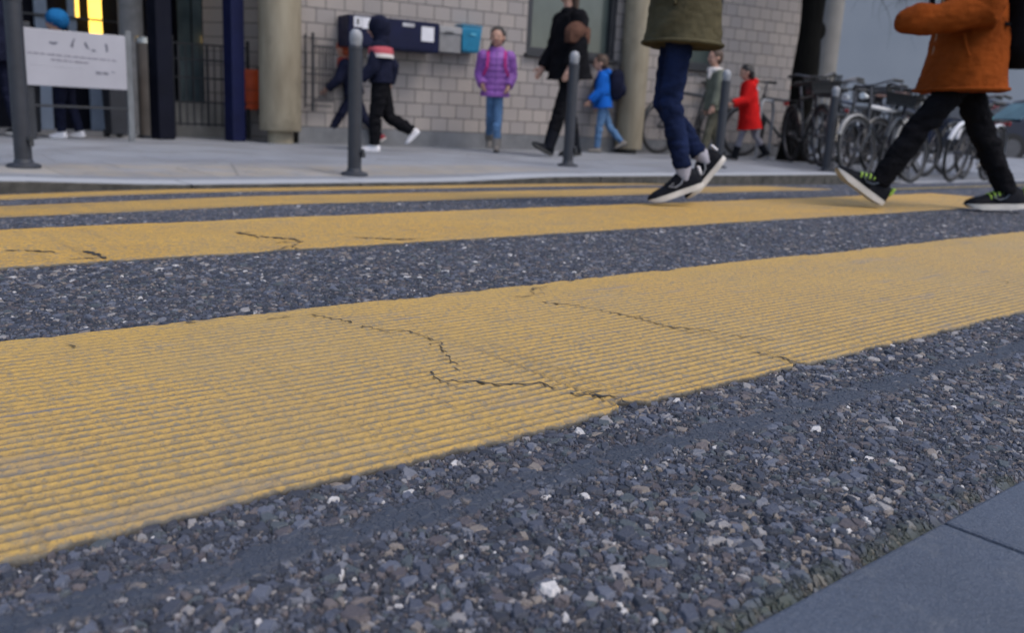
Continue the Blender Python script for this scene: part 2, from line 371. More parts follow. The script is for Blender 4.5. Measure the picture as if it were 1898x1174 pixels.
for key, par in (('A', SA), ('B', SB)):
    extra = []
    for path in CR[key]:
        if len(path) < 4: continue
        for k in range(len(path)-1):
            a, b = path[k], path[k+1]; a0 = math.atan2(b[1]-a[1], b[0]-a[0])+random.choice((-1, 1))*random.uniform(.6, 1.2); l_ = random.uniform(.015, .045)*(1 if key == 'A' else 2)
            m = (a[0]+l_*.5*math.cos(a0), a[1]+l_*.5*math.sin(a0)); a0 += random.uniform(-.5, .5); extra.append([a, m, (m[0]+l_*.5*math.cos(a0), m[1]+l_*.5*math.sin(a0))])
    for ci, path in enumerate(CR[key]+extra):
        pts = []
        for (a, b) in zip(path[:-1], path[1:]):
            n = max(2, int(math.dist(a, b)/.007))
            for i in range(n): pts.append((a[0]+(b[0]-a[0])*i/n, a[1]+(b[1]-a[1])*i/n))
        pts.append(path[-1]); L, Rr = [], []
        wid = .0011 if key == 'A' else .0032
        if ci >= len(CR[key]): wid *= .6
        if ci in (1, 3, 5) or (key == 'B' and ci in (0, 2)): wid *= 1.5
        if key == 'A' and ci in (6, 8): wid *= 2.6
        for i, (a, b) in enumerate(pts):
            a += .0040*random.uniform(-1, 1); b += .0034*random.uniform(-1, 1); q = min(i, len(pts)-1-i)
            ww = wid*random.uniform(.2, 1.5)*(.35 if q == 0 else 1)
            z = float(zr(a, b))+.0044
            L.append((a-ww, b-ww*.8, z)); Rr.append((a+ww, b+ww*.8, z))
        g = G(); n = len(pts)
        g.add(L+Rr, [(i, i+1, n+i+1, n+i) for i in range(n-1) if noise.noise((i*.21, ci*3.1, 1.5)) > -.48]); g.build('crack', crackm, par)
# thin yellow line further along the street
g = G(); ln = [(4.9, 2.62), (5.3, 2.62), (6, 2.63), (7.5, 2.66), (9, 2.7)]
for (a, b) in zip(ln[:-1], ln[1:]):
    g.add([(a[0], a[1], zr(*a)+.002), (b[0], b[1], zr(*b)+.002), (b[0], b[1]+.07, zr(b[0], b[1]+.07)+.002), (a[0], a[1]+.07, zr(a[0], a[1]+.07)+.002)], [(0, 1, 2, 3)])
tag(g.build('lane_line', mat('line_yellow', (.36, .27, .08), .8)), kind='structure')

# ------------------------------------------------------------------ far kerb and pavement
def pav_material():
    t = NT('pavement_asphalt'); v = t.obj(); sep = t.node('ShaderNodeSeparateXYZ'); t.link(v, sep.inputs[0])
    c = t.ramp(t.noise(v, 120, 4, .7), [(.35, (.23, .248, .28)), (.65, (.315, .335, .37))])
    c = t.mix(t.mapr(t.noise(v, 1.8, 4), .36, .62, 0, .75), c, (.19, .195, .21))
    tan = t.math('MULTIPLY', t.math('MULTIPLY', t.mapr(sep.outputs[1], 5.0, 5.15, 0, 1, True), t.mapr(sep.outputs[1], 5.5, 5.9, 1, 0, True)), t.mapr(sep.outputs[0], 4.2, 5.2, 1, 0, True))
    c = t.mix(t.math('MULTIPLY', tan, t.mapr(t.noise(v, 6, 4), .3, .65, .1, .5)), c, (.42, .34, .22))
    br = t.node('ShaderNodeTexBrick'); t.link(t.mapping(v, (1, 1, 0), (0, 0, .0)), br.inputs['Vector']); br.inputs['Scale'].default_value = 1; br.inputs['Brick Width'].default_value = .8; br.inputs['Row Height'].default_value = .5; br.inputs['Mortar Size'].default_value = .008; br.inputs['Mortar Smooth'].default_value = .6
    br.inputs['Color1'].default_value = (1, 1, 1, 1); br.inputs['Color2'].default_value = (.82, .82, .84, 1); br.inputs['Mortar'].default_value = (.55, .55, .55, 1)
    c = t.mix(.8, c, br.outputs['Color'], 'MULTIPLY')
    gum = t.vor(t.mapping(v, (1, 1, 0)), 5); c = t.mix(t.mapr(gum.outputs['Distance'], .06, .09, .55, 0), c, (.10, .10, .105))
    cr = t.vor(t.mapping(v, (1, 1, 0)), .9, 'DISTANCE_TO_EDGE'); c = t.mix(t.mapr(cr.outputs[0], .0, .006, .55, 0), c, (.08, .08, .08))
    c = t.mix(t.mapr(t.noise(v, 17, 2), .70, .74, 0, .7), c, (.07, .065, .05))
    t.set(Base_Color=c, Roughness=.7, Specular_IOR_Level=.4); t.bump(t.noise(v, 160, 3, .7), .3, .006); return t.m
pv = np.concatenate([np.arange(4.885, 6.6, .12), [7, 8, 9, 12, 20, 45]])
tag(grid_mesh('pavement', us, pv, zp, pav_material()), kind='structure')
kg = G()
x = -12.3
while x < 40:
    xs = np.linspace(x+.004, x+.996, 5); rings = []
    for q in xs:
        z = float(zp(q, KERB)); rings.append([(q, KERB+.004, z-.5), (q, KERB, z-.005), (q, KERB+.006, z+.002), (q, KERB+.255, z+.002), (q, KERB+.255, z-.5)])
    kg.loft(rings); x += 1.0
def kerb_material():
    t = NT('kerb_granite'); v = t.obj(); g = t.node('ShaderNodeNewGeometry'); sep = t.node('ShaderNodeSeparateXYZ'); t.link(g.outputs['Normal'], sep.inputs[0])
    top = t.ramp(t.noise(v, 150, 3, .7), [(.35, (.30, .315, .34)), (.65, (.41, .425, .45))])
    dark_mottle = t.ramp(t.noise(v, 14, 4), [(.35, (.030, .028, .024)), (.7, (.085, .08, .07))])   # darker, mottled tone on the upright face of the stone
    t.set(Base_Color=t.mix(t.mapr(sep.outputs[2], .8, .95), dark_mottle, top), Roughness=.75); t.bump(t.noise(v, 140, 4), .35, .005); return t.m
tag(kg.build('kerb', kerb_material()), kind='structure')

# ------------------------------------------------------------------ bollards
bm1 = mat('bollard_paint', (.026, .029, .038), .5, .18, 14, .12, 90); bm2 = mat('bollard_cap', (.26, .27, .29), .45, .2, 20, .1, 90)
BL = [(1.091, 5.471, .985, 'grey bollard nearest the left edge, its top cut off above the picture', -2),
      (2.928, 5.11, .905, 'grey bollard with a round pale cap, in front of the two walking boys', 0),
      (5.273, 5.607, .945, 'grey bollard with a ball top, in front of the woman in black', 1.0),
      (7.113, 5.451, .92, 'grey bollard in front of the children in green and red coats', 0.6),
      (8.589, 5.182, .88, 'grey bollard beside the bicycles, farthest to the right', .3)]
for (x, y, h, lab, tilt) in BL:
    o = empty('bollard', (x, y, gz(x, y)), label=lab, cat='bollard', group='grey steel bollards along the kerb')
    G().lathe([(.0, .012), (.043, .012), (.044, .02), (.0435, h-.125), (.046, h-.122), (.046, h-.108), (.0405, h-.103), (.036, h-.096), (0, h-.096)]).build('post', bm1, o, 35)
    G().lathe([(.034, h-.096), (.036, h-.088), (.040, h-.062), (.041, h-.044), (.037, h-.022), (.026, h-.007), (.012, h), (0, h)]).build('cap', bm2, o, 60)
    G().lathe([(0, .0), (.086, 0), (.086, .012), (.078, .02), (.05, .027), (.043, .05), (0, .05)]).build('base_flange', bm1, o, 35)
    g = G(); g.tube([(.02, -.03, .155), (.036, -.052, .155)], .017, 12); g.box((.034, -.049, .132), (.022, .02, .03)); g.build('lock', mat('dark_steel', (.03, .032, .036), .5), o, 35)

# ------------------------------------------------------------------ school building (brick wall, plinth, windows, entrance)
WA = Vector((3.662, 8.709, 0)); WR = math.atan2(8.133-8.709, 6.835-3.662)
bld = empty('school_building', WA, WR, label='pale block-brick school building with pillars and a dark glazed entrance', cat='building')
def brick_material(name, c1, c2, joint, bw=.2, bh=.147):
    t = NT(name); v = t.obj(); m = t.mapping(v, rot=(math.pi/2, 0, 0))
    sp = t.node('ShaderNodeSeparateXYZ'); t.link(v, sp.inputs[0]); cb = t.node('ShaderNodeCombineXYZ'); t.link(t.math('ADD', sp.outputs[0], sp.outputs[1]), cb.inputs[0]); t.link(t.math('SUBTRACT', sp.outputs[2], .173), cb.inputs[1])
    b = t.node('ShaderNodeTexBrick'); t.link(cb.outputs[0], b.inputs['Vector']); b.inputs['Scale'].default_value = 1
    b.inputs['Brick Width'].default_value = bw; b.inputs['Row Height'].default_value = bh; b.inputs['Mortar Size'].default_value = .0055; b.inputs['Mortar Smooth'].default_value = .25
    b.inputs['Color1'].default_value = (*c1, 1); b.inputs['Color2'].default_value = (*c2, 1); b.inputs['Mortar'].default_value = (*joint, 1); b.inputs['Bias'].default_value = 0
    n = t.noise(v, 30, 4); c = t.mix(t.mapr(n, .3, .7, 0, .3), b.outputs['Color'], tuple(x*.72 for x in c1))
    c = t.mix(t.mapr(t.noise(v, 2, 3), .4, .7, 0, .25), c, tuple(x*.8 for x in c2))
    t.set(Base_Color=c, Roughness=.85, Specular_IOR_Level=.25)
    t.bump(t.math('ADD', t.math('MULTIPLY', b.outputs['Fac'], -1.0), t.math('MULTIPLY', t.noise(v, 90, 4), .25)), .7, .006); return t.m
BRK = brick_material('block_brick', (.365, .325, .298), (.29, .268, .262), (.034, .035, .041))
WIN = [(3.26, 4.50, 1.10, 2.30), (5.22, 6.15, 1.10, 2.30)]
g = G(); TOP = 3.6; TH = .3; x = .62
def wb(g, x0, x1, z0, z1, th=TH): g.box(((x0+x1)/2, th/2, (z0+z1)/2), (x1-x0, th, z1-z0))
for (a, b, z0, z1) in WIN:
    wb(g, x, a, .17, TOP); wb(g, a, b, .17, z0); wb(g, a, b, z1, TOP); x = b
wb(g, x, 7.55, .17, TOP)
g.build('brick_wall', BRK, bld)
PL = mat('plinth_concrete', (.15, .155, .165), .85, .22, 5, .25, 50)
G().box((4.085, .14, .085), (6.95, .34, .17)).build('plinth', PL, bld)
FR = mat('window_frame_dark', (.018, .020, .026), .45); 
def glass(name, c, c2, rough=.12):
    t = NT(name); v = t.obj(); t.set(Base_Color=t.ramp(t.noise(t.mapping(v, (1, 1, .6)), 2.5, 2), [(.35, c), (.65, c2)]), Roughness=rough, Specular_IOR_Level=.7); return t.m
GL = glass('window_glass', (.045, .060, .058), (.075, .095, .090))
for (a, b, z0, z1) in WIN:
    wdw = G()
    for (p, q) in (((a+b)/2, z0+.035), ((a+b)/2, z1-.035)): wdw.box((p, .06, q), (b-a-.004, .10, .07))
    for p in (a+.037, b-.037): wdw.box((p, .06, (z0+z1)/2), (.07, .10, z1-z0-.145))
    o = wdw.build('window', FR, bld, bevel=.004)
    G().box(((a+b)/2, .085, (z0+z1)/2), (b-a-.15, .012, z1-z0-.15)).build('pane', GL, o)
    G().box(((a+b)/2, -.02, z0-.02), (b-a+.04, .10, .03)).build('sill', FR, o)
G().box((7.61, .12, 1.8), (.10, .26, 3.6)).build('corner_trim', mat('white_trim', (.55, .57, .60), .6), bld)
# concrete pillars
def pillar_mat():
    t = NT('pillar_concrete'); v = t.obj(); c = t.ramp(t.noise(t.mapping(v, (3, 3, .7)), 3, 4), [(.3, (.25, .21, .145)), (.7, (.36, .315, .23))])
    c = t.mix(t.mapr(t.noise(v, 3.2, 3), .55, .7, 0, .55), c, (.16, .14, .10)); t.set(Base_Color=c, Roughness=.85); t.bump(t.noise(v, 120, 4), .3, .004); return t.m
PM = pillar_mat()
for (s, off, rad, zb) in ((.405, -.10, .205, .125), (4.70, -.16, .165, .055)):
    o = G().lathe([(rad*.97, zb), (rad, zb+.01), (rad, TOP)], 28, (s, off, 0)).build('pillar', PM, bld, 40)
    G().lathe([(rad*.62, 0), (rad*.62, zb+.004)], 20, (s, off, 0)).build('foot', mat('pillar_foot', (.06, .058, .055), .8) if s > 2 else PM, o, 40)
# entrance recess to the left of the first pillar (local x < .4)
inv = bld.matrix_basis.inverted() if False else (Matrix.Translation(WA) @ Matrix.Rotation(WR, 4, 'Z')).inverted()
def L(u, v, z=0): return inv @ Vector((u, v, z))
def wall_seg(g, a, b, z0, z1, th=.1):
    a, b = L(*a), L(*b); d = b-a; M = Matrix.Rotation(math.atan2(d.y, d.x), 3, 'Z'); c = (a+b)/2; g.box((c.x, c.y, (z0+z1)/2), (d.length, th, z1-z0), M)
g = G(); wall_seg(g, (3.86, 9.95), (4.42, 8.95), 0, TOP, .12); g.build('entrance_side_wall', BRK, bld)
g = G(); wall_seg(g, (3.22, 9.62), (4.05, 9.50), 0, .345, .22); g.build('low_wall', mat('low_wall_concrete', (.20, .195, .185), .85, .25, 4, .25, 40), bld)
DK = mat('entrance_dark', (.004, .005, .012), .7, .3, 3, 0, spec=.15); PALE = mat('pale_panel', (.21, .26, .34), .6, .2, 3, 0)
FY = 10.6
def fac(name, u0, u1, z0, z1, m, dy=0, d=.05):
    g = G(); wall_seg(g, (u0, FY-dy), (u1, FY-dy), z0, z1, d); return g.build(name, m, bld)
fac('dark_facade', -2.5, 4.15, 0, TOP, DK, -.15)
WARM = glow('lit_room_glow', (1.0, .62, .10), 1.9); WARM2 = glow('lamp_glow', (1.0, .62, .22), 1.2)
for (u0, u1, z0, z1) in ((2.30, 2.42, 0, 2.4), (2.62, 2.70, .95, 2.4), (2.80, 2.97, 0, .80), (1.55, 1.75, .1, 2.4), (.7, 1.2, .1, 2.4), (-.6, .1, .1, 2.4)): fac('pale_door_panel', u0, u1, z0, z1, PALE, .02)
for (u0, u1, z0, z1) in ((2.835, 2.955, .98, 2.2), (2.69, 2.73, 1.16, 2.2)): o = fac('lit_window', u0, u1, z0, z1, WARM, .02); 
for (u0, u1, z0, z1) in ((3.45, 3.485, 1.12, 1.27), (3.985, 4.02, .99, 1.09)): fac('lit_lamp', u0, u1, z0, z1, WARM2, .30, .03)
GG = glass('entrance_glass', (.05, .075, .085), (.16, .20, .20), .2)
for (u0, u1) in ((3.70, 3.84), (3.86, 3.97)): fac('glazed_panel', u0, u1, .35, 2.3, GG, .22, .02)
fac('mid_rail', 2.0, 3.3, 1.145, 1.165, FR, .08, .03)
# posts of the entrance porch
NV = mat('navy_paint', (.005, .008, .040), .6, .2, 6, .08, 50, spec=.2)
for (u, v, d, m_, nm) in ((3.655, 8.74, .148, NV, 'navy_post'), (2.985, 8.86, .165, DK, 'door_jamb'), (1.30, 8.95, .16, NV, 'navy_post')):
    p = L(u, v); G().box((p.x, p.y, TOP/2), (d, d, TOP), Matrix.Rotation(.4, 3, 'Z')).build(nm, m_, bld, bevel=.012)
p = L(3.05, 9.9); G().lathe([(.12, 0), (.12, TOP)], 20, p).build('pillar', mat('grey_column', (.20, .20, .205), .8), bld, 40)
# roof slab above the picture; unseen porch roof added to darken the entrance
cn = G(); cn.box((3.6, 3.3, TOP+.125), (8.6, 7.2, .25)); a = L(1.0, 9.9); cn.box((a.x, a.y, 2.85+.1), (5.3, 2.6, .2)); cn.build('roof', mat('roof_edge', (.12, .12, .13), .8), bld)

# things hung on the wall
def wallthing(name, s, off, z, **k):
    e = empty(name, WA+Matrix.Rotation(WR, 3, 'Z') @ Vector((s, off, z)), WR, **k); return e
nb = wallthing('noticeboard', 1.52, -.002, 1.14, label='long navy display case with papers on the brick wall', cat='noticeboard')
NB = mat('noticeboard_navy', (.004, .007, .034), .5, .15, 5, .04, 40, spec=.2)
G().box((0, -.165, 0), (.99, .33, .30)).build('case', NB, nb, bevel=.006)
G().box((-.02, -.333, 0), (.93, .008, .255)).build('door_frame', mat('noticeboard_face', (.004, .006, .032), .4, .2, 5, 0, spec=.2), nb)
PW = mat('white_paper', (.62, .62, .66), .8, .08, 6, 0)
for (a, b, c, d) in ((-.44, -.36, .035, .135), (-.355, -.27, .025, .135), (.29, .43, -.045, .10), (.08, .21, .085, .12)):
    G().box(((a+b)/2, -.339, (c+d)/2), (b-a, .004, d-c)).build('notice_sheet', PW if a < .05 or a > .2 else mat('grey_paper', (.4, .4, .42), .8, bump=0), nb)
G().box((-.4, -.3415, .085), (.028, .003, .06)).build('photo_print', mat('photo_grey', (.12, .12, .12), .6, bump=0), nb)
m1 = wallthing('letter_box', 2.215, -.002, 1.15, label='grey metal letter box between the navy case and the teal box', cat='letter box', group='boxes on the brick wall')
GB = mat('letterbox_grey', (.20, .20, .205), .5, .12, 10, .05)
G().box((0, -.09, 0), (.255, .18, .27)).build('body', GB, m1, bevel=.006)
G().box((0, -.186, .095), (.262, .012, .065)).build('flap', mat('letterbox_flap', (.27, .27, .275), .45, .1), m1, bevel=.003)
G().box((-.02, -.195, .07), (.1, .006, .012)).build('slot', FR, m1)
m2 = wallthing('letter_box', 2.475, -.002, 1.17, label='teal blue wall box tapering towards its base, next to the grey one', cat='letter box', group='boxes on the brick wall')
TB = mat('teal_box', (.015, .19, .33), .4, .12, 10, .04)
G().loft([[(x*sx, -.09+y*sy, z) for x, y in ((-1, -1), (1, -1), (1, 1), (-1, 1))] for z, sx, sy in ((-.135, .098, .06), (-.11, .104, .07), (.10, .12, .09), (.138, .122, .09))]).build('body', TB, m2, bevel=.01)
G().box((.01, -.184, .055), (.07, .006, .018)).build('label_plate', mat('teal_plate', (.10, .40, .55), .5, bump=0), m2)
G().box((0, -.095, .146), (.25, .186, .014)).build('lid', TB, m2, bevel=.004)
# dark railing / grille on the wall
gr = wallthing('wall_railing', .84, -.03, 0, label='black iron railing fixed to the brick wall beside the beige pillar', cat='railing')
IR = mat('black_iron', (.012, .014, .020), .5, .2, 12, .06)
g = G(); 
for x in (-.03, .005, .04, .075, .108): g.tube([(x, -.06, .44), (x, -.06, .99)], .006, 6)
for z in (.44, .97): g.tube([(-.10, -.06, z), (.115, -.06, z)], .008, 6)
g.build('bars', IR, gr, 40)
G().tube([(-.10, -.06, .33), (-.10, -.06, 1.1)], .015, 8).build('hinge_post', IR, gr, 40)
g = G().tube([(-.175, -.05, .36), (-.175, -.05, 1.08)], .010, 8)
for z in (.39, .70, 1.05): g.tube([(-.18, -.05, z), (.10, -.05, z-.004)], .006, 6); g.tube([(-.1, .02, z), (-.1, -.06, z)], .008, 6)
g.build('outer_frame', IR, gr, 40)
# porch railing
pr = empty('porch_railing', (3.25, 9.3, 0), -.14, label='dark metal railing with thin uprights in front of the low wall', cat='railing')
g = G(); 
for i in range(10): g.tube([(.06+.07*i, 0, .12), (.06+.07*i, 0, .92)], .007 if i % 4 else .013, 6)
g.build('bars', IR, pr, 40)
g = G()
for z in (.14, .36, .60, .78, .93): g.tube([(0, 0, z), (.74, 0, z)], .009, 6)
g.build('rails', IR, pr, 40)
for x in (0.0, .75): G().tube([(x, 0, 0), (x, 0, 1.0)], .018, 8).build('post', IR, pr, 40)
# orange bin on the side wall
ob = empty('litter_bin', (4.055, 9.24, .31), -.9, label='orange red litter bin hung behind the navy post', cat='bin')
OR = mat('orange_plastic', (.60, .085, .022), .5, .15, 6, .05)
G().lathe([(0, 0), (.085, 0), (.095, .02), (.105, .36), (.112, .365), (.112, .41), (.098, .41), (.092, .05), (0, .05)], 20).build('bucket', OR, ob, 40)
[G().torus((0, 0, z), .103, .005, 2, 24, 6).build('band', mat('orange_band', (.30, .05, .02), .5), ob, 40) for z in (.07, .2)]
G().box((.10, 0, .2), (.05, .06, .5)).build('bracket', IR, ob)
# ash cylinder with bright top
ac = empty('standing_ashtray', (2.90, 9.0, 0), 0, label='tall brown cylinder with a bright steel top beside the sign', cat='ashtray')
G().lathe([(0, .03), (.085, .03), (.085, .88), (0, .88)], 20).build('column', mat('brown_metal', (.10, .082, .068), .45, .25, 5, .05), ac, 40)
G().lathe([(.0, .88), (.087, .88), (.087, .93), (.07, .945), (0, .945)], 20).build('steel_top', mat('steel_top', (.55, .55, .56), .25, .1, 5, 0, metal=.8), ac, 40)
G().lathe([(0, 0), (.10, 0), (.10, .03), (0, .03)], 20).build('base', FR, ac, 40)

# sign board on posts
sg = empty('sign_board', (2.12, 8.35, 0), math.atan2(.004, .8), label='pale sign board with animal silhouettes and small text on posts', cat='sign')
SM = mat('sign_white', (.34, .335, .37), .55, .06, 3, .03)
G().box((0, 0, .667), (.80, .02, .455)).build('board', SM, sg, bevel=.006)
INK = mat('sign_ink', (.10, .10, .13), .7, bump=0)
def flat(pts): 
    g = G(); n = len(pts); g.add([(x, -.0125, z) for x, z in pts]+[(x, -.0105, z) for x, z in pts], [tuple(range(n))]+[(i, (i+1) % n, n+(i+1) % n, n+i) for i in range(n)]); return g
sil = [[(-.21, .79), (-.195, .782), (-.17, .775), (-.15, .785), (-.14, .80), (-.16, .798), (-.18, .795), (-.20, .80)],
       [(-.045, .765), (-.04, .79), (-.02, .83), (-.008, .845), (-.012, .82), (-.02, .80), (-.022, .775), (-.03, .758), (-.036, .775)],
       [(.065, .81), (.075, .82), (.085, .80), (.095, .775), (.105, .765), (.09, .763), (.075, .775), (.065, .795)],
       [(.115, .752), (.13, .762), (.15, .758), (.155, .748), (.14, .745), (.125, .747)],
       [(.235, .75), (.235, .78), (.228, .81), (.24, .82), (.25, .80), (.252, .77), (.25, .75)]]
for q in sil: flat(q).build('animal_silhouette', INK, sg)
random.seed(3)
def scribble(z, x0, x1, h, m_, thick):
    g = G(); x = x0
    while x < x1:
        ln_ = random.uniform(.02, .06); e = min(x+ln_, x1); y = x
        while y < e: g.box((y, -.0115, z-.02*(y/.8)+random.uniform(-.002, .002)), (thick, .002, h*random.uniform(.55, 1.15))); y += thick*1.7
        x = e+.014
    return g.build('illegible_writing', m_, sg)
INK2 = mat('faint_ink', (.18, .17, .21), .7, bump=0)
scribble(.690, -.37, .31, .014, INK2, .004); scribble(.650, -.20, .10, .016, INK2, .004); scribble(.600, -.34, .06, .006, mat('fainter_ink', (.40, .39, .43), .7, bump=0), .004)
scribble(.575, .15, .25, .030, INK, .007); scribble(.592, .275, .30, .010, INK, .006)
PG = mat('sign_post_grey', (.13, .14, .15), .5)
for x, pm_c in ((-.36, FR), (.43, PG)): G().box((x, .028, .47), (.05, .03, .94)).build('post', pm_c, sg, bevel=.004)
G().box((.03, .026, .28), (.84, .02, .02)).build('rail', FR, sg)
# dark bins standing behind the sign
for (u, lab) in ((2.60, 'dark bin under the right end of the sign board'), (1.86, 'dark navy bin under the left end of the sign board')):
    e = empty('wheeled_bin', (u, 9.0, 0), .1, label=lab, cat='bin', group='dark bins behind the sign')
    G().loft([[(x*w_, y*w_, z) for x, y in ((-1, -1), (1, -1), (1, 1), (-1, 1))] for z, w_ in ((.03, .075), (.55, .092), (.57, .095))]).build('body', mat('bin_dark', (.012, .014, .022), .5), e, bevel=.01)
    G().box((0, 0, .585), (.2, .2, .025)).build('lid', mat('bin_lid', (.02, .022, .03), .5), e, bevel=.008)
    for s_ in (-1, 1): G().tube([(s_*.06-.02, .08, .035), (s_*.06+.02, .08, .035)], .035, 14).build('wheel', FR, e, 40)

# ------------------------------------------------------------------ far pale building and column on the right
fb = empty('pale_building', (28.7, 12.9, 0), R(139.8), label='plain blue grey building wall behind the bicycles', cat='building')
FBM = NT('pale_render'); v = FBM.obj(); FBM.set(Base_Color=FBM.ramp(FBM.noise(v, .5, 4), [(.3, (.215, .245, .285)), (.7, (.25, .28, .32))]), Roughness=.9); FBM.bump(FBM.noise(v, 20, 4), .2, .01); FBM = FBM.m
G().box((0, -4, 3.4), (30, 8, 8.4)).build('wall', FBM, fb)
G().box((0, -4, 7.72), (30.6, 8.6, .24)).build('roof', mat('roof_edge', (.12, .12, .13)), fb)
G().box((0, .015, -.3), (30, .06, 1.1)).build('plinth', PL, fb)
cl = empty('concrete_column', (15.9, 9.9, 0), 0, label='round beige concrete column right of the dark tree trunk', cat='column')
G().lathe([(.225, .1), (.225, 6)], 28).build('shaft', mat('column_concrete', (.19, .18, .165), .85, .15, 2, .2, 60), cl, 40)
G().lathe([(.26, 0), (.26, .1)], 28).build('foot', PL, cl, 40)

# ------------------------------------------------------------------ tree
tr = empty('bare_tree', (10.15, 6.6, -.02), 0, label='bare winter tree with a dark trunk and hanging twigs', cat='tree')
BK = NT('bark'); v = BK.obj(); BK.set(Base_Color=BK.ramp(BK.noise(BK.mapping(v, (8, 8, 1.5)), 4, 5, .7), [(.3, (.003, .003, .003)), (.7, (.011, .0105, .009))]), Roughness=.95, Specular_IOR_Level=.1); BK.bump(BK.noise(BK.mapping(v, (10, 10, 2)), 5, 5, .7), 1, .02); BK = BK.m
g = G(); pts = []; rad = []
for i in range(22):
    z = i*.17; pts.append((.02*math.sin(z*2.1)+.03*z*.3, .02*math.cos(z*1.7), z)); rad.append(.160*(1+.25*math.exp(-z*6))*(1-.06*z)+.012*math.sin(z*6+1))
g.tube(pts, rad, 18); g.ell((.11, -.09, 1.62), (.07, .07, .11)); trunk = blob('trunk', g, BK, tr, .015, 3)
g = G(); random.seed(11)
def branch(p, d, ln_, r, lev):
    q = [p]; dd = d.normalized()
    for i in range(6):
        dd = (dd+Vector((random.uniform(-.25, .25), random.uniform(-.25, .25), random.uniform(-.22, .16 if lev else .25)))).normalized(); q.append(q[-1]+dd*ln_/6)
    g.tube(q, [r*(1-.12*i) for i in range(7)], 5 if r < .012 else 8)
    if lev < 3:
        for i in range((5, 6, 7)[lev]):
            k = random.randint(1, 6); sd_ = Vector((random.uniform(-1, 1), random.uniform(-1, 1), random.uniform(-.75, .5)))
            branch(q[k], (dd*.6+sd_).normalized(), ln_*random.uniform(.4, .65), r*(1-.12*k)*.55, lev+1)
top = Vector(pts[-1])
for i in range(6):
    a = i*1.05+.3; branch(top+Vector((0, 0, -.35*(i % 3))), Vector((math.cos(a), math.sin(a), .8)), 2.1, .065, 0)
for (dx, dy, z) in ((1.9, -1.1, 2.35), (2.4, -1.9, 2.45), (1.4, -.9, 2.30), (2.9, -1.3, 2.4)):   # drooping twigs over the bicycles
    e = Vector((dx, dy, z)); st = Vector((.1, -.05, 3.1)); g.tube([st, st.lerp(e, .5)+Vector((0, 0, .25)), e], [.03, .018, .009], 6)
    for k in range(14):
        b_ = st.lerp(e, random.uniform(.5, 1.0)); branch(b_, Vector((random.uniform(-.7, .7), random.uniform(-.7, .7), random.uniform(-.8, -.1))), random.uniform(.4, .8), .010, 2)
g.build('crown', BK, tr, 60)

